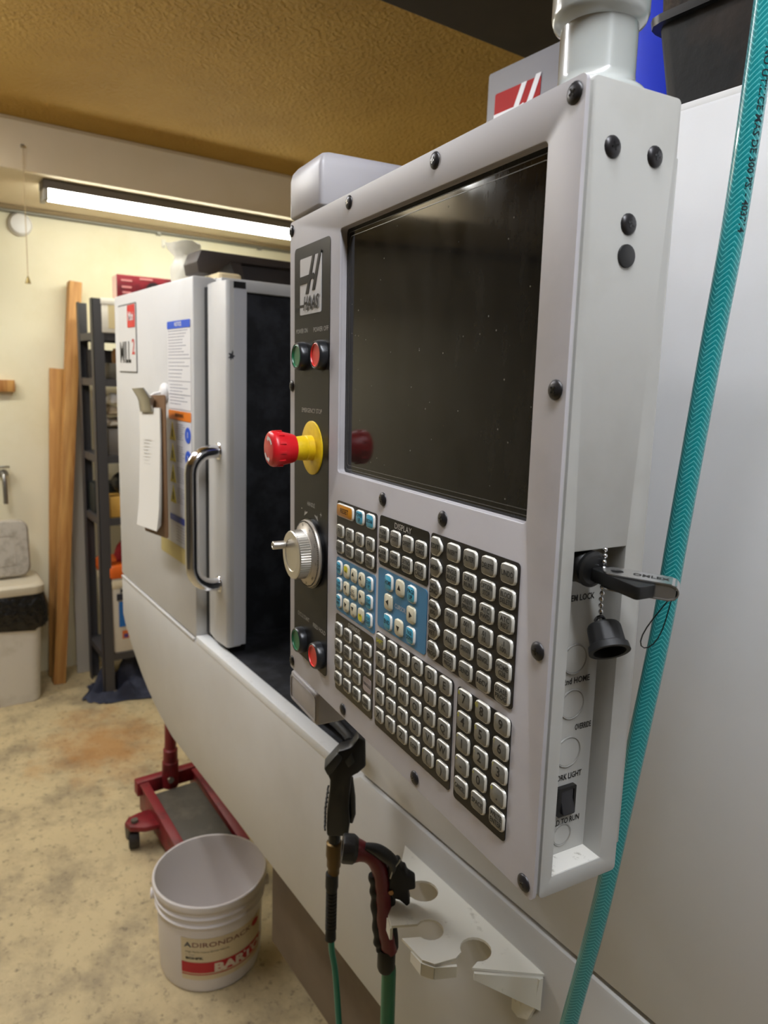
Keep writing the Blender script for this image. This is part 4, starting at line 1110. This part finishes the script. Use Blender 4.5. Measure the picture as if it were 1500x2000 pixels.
b = MB().add([cyl_pt(T1 - 0.22 + 0.11 * math.cos(a), 0.208 + 0.014 * math.sin(a), 0.0016) for a in [2 * PI * i / 20 for i in range(20)]], [tuple(range(20))]).obj('label_seal', MATS['label red'], lb, smooth=60)
for sg in (1, -1):
    a = math.radians(-20.8 - 90 * sg)
    c, s__ = math.cos(a), math.sin(a)
    e = MB().cyl((0.1455 * BR * c, 0.1455 * BR * s__, 0.295 * BZ), (c, s__, 0), 0.015, 0.012, 16)
    e.obj('handle_ear', MATS['bucket plastic'], bk)
a = math.radians(-110.8)
hv = Vector((math.cos(a), math.sin(a), 0)); sv = Vector((hv.y, -hv.x, 0)) * -1
hpts = []
for i in range(25):
    t = PI * i / 24
    hpts.append(hv * 0.162 * math.cos(t) + sv * (-0.166) * math.sin(t) + Vector((0, 0, 0.295 * BZ - 0.09 * math.sin(t))))
MB().tube([tuple(p) for p in hpts], 0.002, 8).obj('bail_handle', M_steel, bk, smooth=50)

# ------------------------------------------------------------------ floor jack
fj = thing('floor_jack', 'red trolley floor jack parked under the machine apron', 'floor jack', (-2.20, 0.79, 0), (0, 0, math.radians(2)))
M_jr = mat('jack red', '#7d1a22', 0.45, var=(18, '#5a151a', 0.5, 0.7))
M_jd = mat('jack dark steel', '#4a453d', 0.6, 0.1, var=(12, '#5d564b', 0.45, 0.65))
for sg in (-1, 1):
    y = sg * 0.098
    MB().prism([(-0.30, 0.05), (-0.30, 0.13), (-0.26, 0.15), (-0.10, 0.145), (0.14, 0.10), (0.24, 0.075), (0.24, 0.03), (0.05, 0.035), (-0.20, 0.05)], 'y', y - 0.006, y + 0.006).obj('side_rail', M_jr, fj, bevel=0.002)
    MB().box(-0.28, 0.16, y - 0.016, y + 0.016, 0.135, 0.143).xf(Matrix.Rotation(math.radians(7), 4, 'Y')).obj('rail_flange', M_jr, fj, bevel=0.002)
MB().box(-0.23, 0.14, -0.082, 0.082, 0.105, 0.125).xf(Matrix.Rotation(math.radians(6), 4, 'Y')).obj('cover_plate', M_jd, fj, bevel=0.006)
MB().box(-0.31, -0.27, -0.12, 0.11, 0.12, 0.175).obj('cross_beam', M_jr, fj, bevel=0.004)
MB().lathe([(0.030, 0.0), (0.030, 0.10), (0.026, 0.105), (0.026, 0.15), (0.021, 0.155), (0.021, 0.42)], (-0.262, 0.0, 0.135), (0.05, 0.0, 1), 20).obj('handle_socket', M_jr, fj, smooth=30)
MB().cyl((-0.228, -0.012, 0.178), (1, 0, 0), 0.011, 0.01, 14).obj('socket_bolt', M_steel, fj)
for sg in (-1, 1):
    MB().prism([(-0.20, sg * 0.098), (-0.09, sg * 0.098), (-0.10, sg * 0.150), (-0.130, sg * 0.192), (-0.165, sg * 0.200), (-0.19, sg * 0.18), (-0.20, sg * 0.14)], 'z', 0.085, 0.105).obj('caster_arm', M_jr, fj, bevel=0.004)
    MB().cyl((-0.150, sg * 0.170 - 0.0, 0.103), (0, 0, 1), 0.012, 0.012, 14).obj('caster_bolt', M_jd, fj)
    w = MB().lathe([(0.010, -0.018), (0.034, -0.018), (0.037, -0.012), (0.037, 0.012), (0.034, 0.018), (0.010, 0.018)], (-0.165, sg * 0.168, 0.037), (0.3, 1, 0), 20)
    w.obj('caster_wheel', mat('caster dark', '#2a2622', 0.6), fj, smooth=30)
    MB().prism([(-0.175, 0.04), (-0.155, 0.04), (-0.140, 0.086), (-0.185, 0.086)], 'y', sg * 0.168 - 0.026, sg * 0.168 - 0.020).obj('caster_fork', M_jd, fj)
    MB().lathe([(0.01, -0.014), (0.040, -0.014), (0.040, 0.014), (0.01, 0.014)], (0.19, sg * 0.125, 0.040), (0, 1, 0), 24).obj('front_wheel', MATS['caster dark'], fj, smooth=30)
MB().prism([(-0.02, 0.10), (0.16, 0.095), (0.235, 0.09), (0.235, 0.07), (0.16, 0.065), (-0.02, 0.06)], 'y', -0.045, 0.045).obj('lift_arm', M_jr, fj, bevel=0.004)
MB().lathe([(0.0, 0.0), (0.05, 0.0), (0.055, 0.02), (0.0, 0.02)], (0.185, 0, 0.094), (0, 0, 1), 24, cap=False).obj('saddle', M_jd, fj, smooth=30)

# ------------------------------------------------------------------ shelving and far wall things
M_shelf = mat('dark grey shelf steel', '#4a484a', 0.5, 0.2)
sh = thing('shelving_unit', 'dark grey steel shelving unit against the far cream wall', 'shelves', (-3.78, 1.30, 0))
SX0, SX1, SY0, SY1 = -0.17, 0.165, -0.48, 0.50
for px, sx in ((SX0, 1), (SX1, -1)):
    for py, sy in ((SY0, 1), (SY1, -1)):
        b = MB()
        ax, bx = sorted((px, px + sx * 0.05)); ay, by = sorted((py, py + sy * 0.05))
        fx = sorted((px, px + sx * 0.003)); fy = sorted((py, py + sy * 0.003))
        b.box(ax, bx, fy[0], fy[1], 0.0, 1.99).box(fx[0], fx[1], ay, by, 0.0, 1.99)
        b.obj('post', M_shelf, sh, smooth=0)
for z in (1.835, 1.62, 1.25, 0.94, 0.235):
    b = MB().box(SX0 + 0.003, SX1 - 0.003, SY0 + 0.003, SY1 - 0.003, z - 0.004, z)
    for x in (SX0 + 0.003, SX1 - 0.006):
        b.box(x, x + 0.003, SY0 + 0.003, SY1 - 0.003, z - 0.035, z - 0.004)
    for y in (SY0 + 0.003, SY1 - 0.006):
        b.box(SX0 + 0.003, SX1 - 0.003, y, y + 0.003, z - 0.035, z - 0.004)
    b.obj('shelf', M_shelf, sh, smooth=0)
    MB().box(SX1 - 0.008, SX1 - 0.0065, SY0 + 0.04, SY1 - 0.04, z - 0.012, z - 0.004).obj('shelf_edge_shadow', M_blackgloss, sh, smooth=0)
MB().cyl((SX1 - 0.02, SY0 + 0.05, 0.03), (1, 0, 0), 0.012, 0.03, 14).obj('foot_bolt', M_steel, sh)

def carton(name, label, cat, c, sx, sy, sz, m, rz=0, bevel=0.004):
    t = thing(name, label, cat, c, (0, 0, math.radians(rz)))
    MB().box(-sx / 2, sx / 2, -sy / 2, sy / 2, 0, sz).obj('carton_body', m, t, bevel=bevel)
    return t
ZT = 1.8352
wb = carton('white_carton', 'white cardboard box with beige label on the top shelf', 'box', (-3.70, 0.995, ZT), 0.20, 0.25, 0.155, mat('white carton', '#e0d8c8', 0.6), -6)
MB().box(0.1, 0.1012, -0.095, 0.085, 0.02, 0.135).obj('carton_label', mat('beige label', '#cdb98c', 0.6), wb)
MB().box(0.1012, 0.102, 0.02, 0.075, 0.035, 0.062).obj('carton_mark', mat('slate mark', '#4a5064', 0.6), wb)
MB().box(-0.07, 0.07, -0.126, -0.125, 0.05, 0.06).box(-0.05, 0.06, -0.126, -0.125, 0.08, 0.09).obj('carton_print', M_gprint, wb)
MB().box(-0.102, 0.102, -0.127, 0.127, 0.128, 0.158).obj('carton_lid', mat('white carton', '#e0d8c8'), wb, bevel=0.002)
rb_ = carton('red_carton', 'dark red product box with a round lens picture on top of the white carton', 'box', (-3.665, 1.105, ZT + 0.1585), 0.12, 0.33, 0.115, mat('maroon carton', '#7a1420', 0.45, var=(14, '#58101a', 0.5, 0.65)), -5)
MB().box(-0.058, 0.058, -0.1662, -0.165, 0.002, 0.113).obj('carton_end', mat('faded pink end', '#dcb9ac', 0.6), rb_)
MB().cyl((0.060, 0.005, 0.055), (1, 0, 0), 0.036, 0.0015, 28).obj('lens_print', mat('lens dark', '#2b2326', 0.4), rb_)
MB().cyl((0.0612, 0.005, 0.055), (1, 0, 0), 0.018, 0.0015, 24).obj('lens_centre', mat('lens grey', '#a9a4a6', 0.4), rb_)
for y, z, w in ((-0.12, 0.085, 0.05), (-0.12, 0.055, 0.045), (-0.12, 0.03, 0.04), (0.11, 0.06, 0.07), (0.085, 0.025, 0.08), (-0.03, 0.098, 0.06)):
    MB().box(0.060, 0.0612, y - w / 2, y + w / 2, z, z + 0.009).obj('carton_print', mat('pink print', '#c77f7c', 0.6), rb_, smooth=0)
# jumble on second shelf
jm = carton('parts_tray', 'grey parts tray standing on the second shelf', 'tray', (-3.74, 1.00, 1.621), 0.2, 0.22, 0.075, mat('grey tray', '#5f594e', 0.6), 4)
tag(MB().lathe([(0.035, 0.0), (0.037, 0.01), (0.037, 0.05), (0.030, 0.06), (0.030, 0.07), (0.0, 0.07)], (-3.68, 0.955, 1.696), (0, 0, 1), 18).obj('oil_can', mat('amber can', '#8a5a1e', 0.4), smooth=40), 'small amber can on the grey parts tray', 'can')
tag(MB().lathe([(0.03, 0.0), (0.032, 0.01), (0.032, 0.045), (0.0, 0.048)], (-3.70, 1.04, 1.696), (0, 0, 1), 18).obj('spool', mat('orange spool', '#a5481c', 0.5), smooth=40), 'small orange spool on the grey parts tray', 'spool')
carton('dark_crate', 'dark crate standing at the back of the second shelf', 'crate', (-3.90, 0.955, 1.621), 0.08, 0.20, 0.14, mat('dark crate', '#3f3a36', 0.6), 0)
# folded rags on third shelf
for k, (dx, dy, rz, hgt, lab) in enumerate(((0, 0, 4, 0.035, 'grey folded rag at the bottom of the rag pile on the third shelf'), (0.01, 0.01, -6, 0.04, 'cream folded rag in the middle of the rag pile on the third shelf'), (-0.01, 0.0, 9, 0.045, 'white crumpled rag on top of the rag pile on the third shelf'))):
    g = bmesh.new()
    bmesh.ops.create_grid(g, x_segments=14, y_segments=14, size=0.5)
    me = bpy.data.meshes.new('rag')
    rr_ = random.Random(20 + k)
    for v in g.verts:
        v.co = Vector((v.co.x * 0.24, v.co.y * 0.22, hgt * (0.55 + 0.45 * math.sin(v.co.x * 9 + k) * math.cos(v.co.y * 8)) * (1 if max(abs(v.co.x), abs(v.co.y)) < 0.46 else 0.25)))
    ext = bmesh.ops.extrude_face_region(g, geom=list(g.faces))
    for v in [q for q in ext['geom'] if isinstance(q, bmesh.types.BMVert)]:
        v.co.z += 0.012
    bmesh.ops.recalc_face_normals(g, faces=g.faces)
    g.to_mesh(me); g.free()
    me.polygons.foreach_set('use_smooth', [True] * len(me.polygons))
    me.materials.append(mat('rag %d' % k, ('#a2978a', '#b9a88d', '#ddd6cc')[k], 0.85))
    o = link('folded_rag', me); o.location = (-3.76 + dx, 0.99 + dy, 1.385 + k * 0.056); o.rotation_euler = (0, 0, math.radians(rz))
    tag(o, lab, 'rag')
gb = carton('grey_carton', 'grey box with a white label under the rag pile on the third shelf', 'box', (-3.76, 0.995, 1.2505), 0.24, 0.24, 0.132, mat('grey carton', '#77716c', 0.6), 2)
MB().box(0.1202, 0.1214, -0.05, 0.03, 0.05, 0.11).obj('carton_label', M_lab_w, gb)
yb = carton('yellow_carton', 'mustard yellow box on the fourth shelf', 'box', (-3.70, 1.00, 0.9405), 0.14, 0.26, 0.105, mat('mustard carton', '#cfa04a', 0.6), 0)
hv_ = MB().sphere((0, 0, 0), 0.085, 20, 12, sc=(1, 1.15, 0.75))
hv_.xf(Matrix.Translation((-3.70, 1.00, 1.108)))
tag(hv_.obj('hard_hat', M_black, smooth=60), 'round black cap lying on the mustard yellow box', 'cap')
carton('green_crate', 'dark green crate at the near end of the fourth shelf', 'crate', (-3.86, 0.905, 0.9405), 0.14, 0.13, 0.15, mat('dark green crate', '#252b29', 0.6), 0)
# paint pail on bottom shelf
pp = thing('paint_pail', 'white plastic pail with orange lid and blue label on the bottom shelf', 'pail', (-3.745, 0.985, 0.2355))
def sq(s_, z, r=0.03):
    return [(x, y, z) for x, y in rrect(-s_, s_, -s_, s_, r, 4)]
MB().loops([sq(0.118, 0.0), sq(0.122, 0.01), sq(0.130, 0.39), sq(0.130, 0.40)]).obj('pail_body', mat('pail white', '#e2dbcf', 0.45), pp, smooth=40)
MB().loops([sq(0.134, 0.398), sq(0.136, 0.405), sq(0.136, 0.45), sq(0.130, 0.462), sq(0.10, 0.464)]).obj('pail_lid', mat('lid orange', '#dd641a', 0.45), pp, smooth=40)
MB().loops([sq(0.1315, 0.345), sq(0.1325, 0.35), sq(0.133, 0.385), sq(0.1315, 0.388)]).obj('pail_collar', mat('pail cream', '#d6c9ac', 0.45), pp, smooth=40)
def pl_rect(name, y0, y1, z0, z1, m, d=0.0):
    return MB().add([(0.1232 + 0.0185 * z / 0.4 + d, y, z) for y, z in ((y0, z0), (y1, z0), (y1, z1), (y0, z1))], [(0, 1, 2, 3)]).obj(name, m, pp, smooth=0)
pl_rect('pail_label', -0.085, 0.10, 0.14, 0.275, mat('pail blue', '#1c6fc4', 0.45))
pl_rect('pail_stripe', -0.095, 0.10, 0.282, 0.318, mat('pail navy', '#2d2f3f', 0.5))
pl_rect('pail_logo', -0.07, -0.01, 0.075, 0.118, mat('pail logo orange', '#e0753a', 0.5))
pl_rect('pail_logo_mark', -0.062, -0.042, 0.079, 0.10, mat('pail logo violet', '#4a3a8a', 0.5), 0.0006)
text('MOS', 0.034, M_print, pp, (0.1425, -0.045, 0.333), rot=RT, bold=0.02, name='pail_lettering')
rc_ = MB()
rq = random.Random(5)
rc_.loops([[(0.09 * k * math.cos(2 * PI * i / 16) * (1 + rq.uniform(-.12, .12)), 0.10 * k * math.sin(2 * PI * i / 16) * (1 + rq.uniform(-.12, .12)), z) for i in range(16)] for k, z in ((1.0, 0.0), (1.05, 0.02), (0.8, 0.07), (0.45, 0.12), (0.12, 0.145))])
rc_.xf(Matrix.Translation((-3.73, 1.015, 0.7005)))
tag(rc_.obj('red_cloth', mat('red cloth', '#94161f', 0.8), smooth=60), 'bunched red cloth lying on the orange pail lid', 'cloth')
# blue cloth heap on floor
def heap(name, cx, cy, rx, ry, h, m, label, seed):
    g = bmesh.new(); bmesh.ops.create_grid(g, x_segments=30, y_segments=30, size=1.0)
    rs_ = random.Random(seed); ph = [rs_.uniform(0, 6) for _ in range(6)]
    for v in g.verts:
        x, y = v.co.x, v.co.y
        r2 = min(1.0, (x * x + y * y) ** 0.5)
        k = max(0.0, 1 - r2 ** 2)
        wv = 0.5 + 0.5 * math.sin(5 * x + 3 * y + ph[0]) * math.cos(6 * y - 2 * x + ph[1]) + 0.25 * math.sin(11 * x + ph[2]) * math.sin(9 * y + ph[3])
        edge = 1 + 0.12 * math.sin(4 * math.atan2(y, x) + ph[4])
        v.co = Vector((cx + rx * x * edge, cy + ry * y * edge, 0.004 + h * k * max(0.08, wv)))
    bmesh.ops.delete(g, geom=[v for v in g.verts if ((v.co.x - cx) / rx) ** 2 + ((v.co.y - cy) / ry) ** 2 > 1.35], context='VERTS')
    me = bpy.data.meshes.new(name); g.to_mesh(me); g.free()
    me.polygons.foreach_set('use_smooth', [True] * len(me.polygons)); me.materials.append(m)
    return tag(link(name, me), label, 'cloth')
heap('blue_cloth', -3.70, 0.985, 0.17, 0.24, 0.21, mat('navy cloth', '#1c1f30', 0.85, var=(9, '#3a3d4e', 0.45, 0.65)), 'crumpled navy blue cloth on the floor under the shelving', 4)
# timber
M_wood = mat('pine timber', '#c08a48', 0.6, var=(5, '#a8703a', 0.4, 0.7))
def wood_mat():
    m = bpy.data.materials.new('grained pine'); m.use_nodes = True
    nt = m.node_tree; b = nt.nodes['Principled BSDF']
    tc = nt.nodes.new('ShaderNodeTexCoord'); mp = nt.nodes.new('ShaderNodeMapping'); mp.inputs['Scale'].default_value = (14, 14, 1.1)
    n = nt.nodes.new('ShaderNodeTexNoise'); n.inputs['Scale'].default_value = 2.2; n.inputs['Detail'].default_value = 5; n.inputs['Distortion'].default_value = 0.8
    r = nt.nodes.new('ShaderNodeValToRGB')
    r.color_ramp.elements[0].position = 0.3; r.color_ramp.elements[0].color = lin('#a36a32')
    r.color_ramp.elements[1].position = 0.65; r.color_ramp.elements[1].color = lin('#cf9c58')
    nt.links.new(tc.outputs['Object'], mp.inputs['Vector']); nt.links.new(mp.outputs[0], n.inputs['Vector']); nt.links.new(n.outputs['Fac'], r.inputs['Fac']); nt.links.new(r.outputs[0], b.inputs['Base Color'])
    b.inputs['Roughness'].default_value = 0.6
    return m
M_pine = wood_mat()
def lean(name, label, cat, foot, top, wx, wy, m, yaw=0.0):
    f = Vector(foot); t = Vector(top); d = (t - f)
    o = MB().box(-wx / 2, wx / 2, -wy / 2, wy / 2, 0, d.length).obj(name, m, bevel=0.002)
    q = d.to_track_quat('Z', 'Y')
    z = d.normalized(); x = Vector((1, 0, 0)); x = (x - z * x.dot(z)).normalized(); y = z.cross(x)
    Mx = Matrix((x, y, z)).transposed().to_4x4()
    o.matrix_world = Matrix.Translation(f) @ Mx @ Matrix.Rotation(yaw, 4, 'Z')
    return tag(o, label, cat)
lean('timber_post', 'tall square pine post leaning against the far cream wall', 'timber', (-3.955, 0.660, 0.0), (-4.085, 0.845, 2.10), 0.072, 0.060, M_pine)
lean('timber_board', 'short pine board leaning behind the tall pine post', 'timber', (-4.06, 0.668, 0.0), (-4.128, 0.752, 1.66), 0.030, 0.075, M_pine)
lean('fibre_sheet', 'narrow grey fibre sheet leaning between the pine post and the shelving', 'sheet', (-4.03, 0.812, 0.0), (-4.125, 0.835, 1.80), 0.012, 0.085, mat('grey panel', '#b7b1a6', 0.6))
tag(MB().box(XW, XW + 0.038, 0.28, 0.547, 1.535, 1.594).obj('wall_batten', M_pine, bevel=0.002), 'pine batten fixed to the far wall at the left edge', 'batten')
# conduit and fittings on the far wall
cd = thing('conduit', 'thin grey metal conduit running along the top of the far wall', 'conduit', (XW + 0.016, 0.0, 2.417))
MB().tube([(0, -2.4, 0), (0, 2.4, 0)], 0.011, 12).obj('conduit_pipe', mat('galvanised grey', '#8d8a7e', 0.45, 0.5), cd, smooth=50)
for y in (0.2, 1.30, 1.9):
    MB().box(-0.014, 0.013, y - 0.012, y + 0.012, -0.016, 0.0125).obj('conduit_clip', MATS['galvanised grey'], cd, bevel=0.002)
tag(MB().lathe([(0.0, 0.0), (0.055, 0.0), (0.055, 0.02), (0.045, 0.034), (0.02, 0.038), (0.0, 0.038)], (XW, 0.612, 2.357), (1, 0, 0), 28, cap=False).obj('smoke_alarm', M_white, smooth=40), 'round white smoke alarm high on the far wall', 'smoke alarm')
pc = thing('pull_cord', 'thin hanging pull cord with a small brass bell end', 'pull cord', (-3.372, 0.522, 2.53))
MB().tube([(0, 0, 0), (0, -0.002, -0.25), (0, -0.004, -0.50)], 0.0018, 6).obj('cord', mat('cord beige', '#c3ad82', 0.8), pc)
MB().lathe([(0.002, 0.03), (0.006, 0.02), (0.012, 0.0), (0.0, 0.0)], (0, -0.004, -0.53), (0, 0, 1), 14, cap=False).obj('cord_bell', mat('old brass', '#8c7a4a', 0.4, 0.6), pc, smooth=40)
MB().box(-0.018, 0.0, -0.006, 0.006, -0.004, 0.006).obj('cord_anchor', M_steel, pc)
hk2 = thing('wall_hook', 'small clear plastic hook below the conduit on the far wall', 'hook', (XW, 1.33, 2.36))
MB().box(0, 0.005, -0.012, 0.012, -0.02, 0.025).obj('hook_plate', mat('clear white', '#ece8da', 0.3), hk2, bevel=0.002)
MB().tube([(0.005, 0, -0.01), (0.018, 0, -0.016), (0.022, 0, -0.004)], 0.003, 8).obj('hook_lip', mat('clear white', '#ece8da'), hk2)
# tap fittings at left edge
tp = thing('wall_tap', 'grey metal tap fitting on the far wall above the waste bin', 'tap', (XW, 0.47, 1.06))
MB().cyl((0, 0, 0.06), (1, 0, 0), 0.022, 0.05, 18, bev=0.003).obj('tap_body', M_steel, tp, smooth=30)
MB().tube([(0.045, 0, 0.06), (0.075, 0, 0.055), (0.085, 0, 0.01), (0.085, 0, -0.09)], 0.012, 12).obj('tap_spout', M_steel, tp, smooth=50)
MB().box(0.03, 0.06, -0.03, 0.03, 0.09, 0.10).obj('tap_handle', M_steel, tp, bevel=0.003)
# waste bin
wb_ = thing('waste_bin', 'tall off-white waste bin with black liner and grey flip lid', 'waste bin', (-3.90, 0.395, 0))
M_wbin = mat('bin off-white', '#e2ddd4', 0.5, var=(9, '#d2ccc0', 0.5, 0.7))
def rrz(a, b_, r, z):
    return [(x, y, z) for x, y in rrect(-a, a, -b_, b_, r, 6)]
MB().loops([rrz(0.128, 0.150, 0.05, 0.0), rrz(0.132, 0.154, 0.05, 0.012), rrz(0.150, 0.178, 0.055, 0.56), rrz(0.152, 0.180, 0.055, 0.57)]).obj('bin_body', M_wbin, wb_, smooth=40)
rl = random.Random(9)
def ragz(a, b_, r, z, amp):
    return [(x * (1 + rl.uniform(-amp, amp)), y * (1 + rl.uniform(-amp, amp)), z + (rl.uniform(-amp, amp) * 0.6)) for x, y in rrect(-a, a, -b_, b_, r, 6)]
MB().loops([ragz(0.160, 0.190, 0.055, 0.395, 0.03), ragz(0.168, 0.205, 0.055, 0.43, 0.025), ragz(0.166, 0.205, 0.055, 0.50, 0.015), rrz(0.158, 0.186, 0.055, 0.575)], True, False).obj('liner', mat('bin liner black', '#0e0d0d', 0.25, bump=(25, 0.8, 0.02)), wb_, smooth=60)
MB().loops([rrz(0.160, 0.189, 0.058, 0.568), rrz(0.163, 0.192, 0.058, 0.575), rrz(0.163, 0.192, 0.058, 0.606), rrz(0.150, 0.180, 0.055, 0.618), rrz(0.125, 0.155, 0.05, 0.618)]).obj('rim', mat('bin rim cream', '#cfc4ad', 0.5), wb_, smooth=40)
lid = MB().loops([[(0.02 + d, y, z) for y, z in rrect(-0.150 + i, 0.150 - i, 0.0 + i, 0.285 - i, 0.05, 6)] for d, i in ((-0.02, 0.010), (-0.012, 0.0), (0.022, 0.0), (0.034, 0.008), (0.036, 0.02))])
lid.xf(Matrix.Translation((-0.03, 0, 0.622)) @ Matrix.Rotation(math.radians(-7), 4, 'Y'))
lo = lid.obj('flip_lid', mat('lid grey', '#bdb5a8', 0.6, var=(22, '#a39a8c', 0.45, 0.65)), wb_, smooth=40)
rg = MB().ring([(y, z) for y, z in rrect(-0.085, 0.085, 0.06, 0.215, 0.02, 4)], [(y, z) for y, z in rrect(-0.079, 0.079, 0.066, 0.209, 0.017, 4)], 'x', 0.055, 0.059)
rg.xf(Matrix.Translation((-0.03, 0, 0.622)) @ Matrix.Rotation(math.radians(-7), 4, 'Y'))
rg.obj('lid_ridge', MATS['lid grey'], lo)
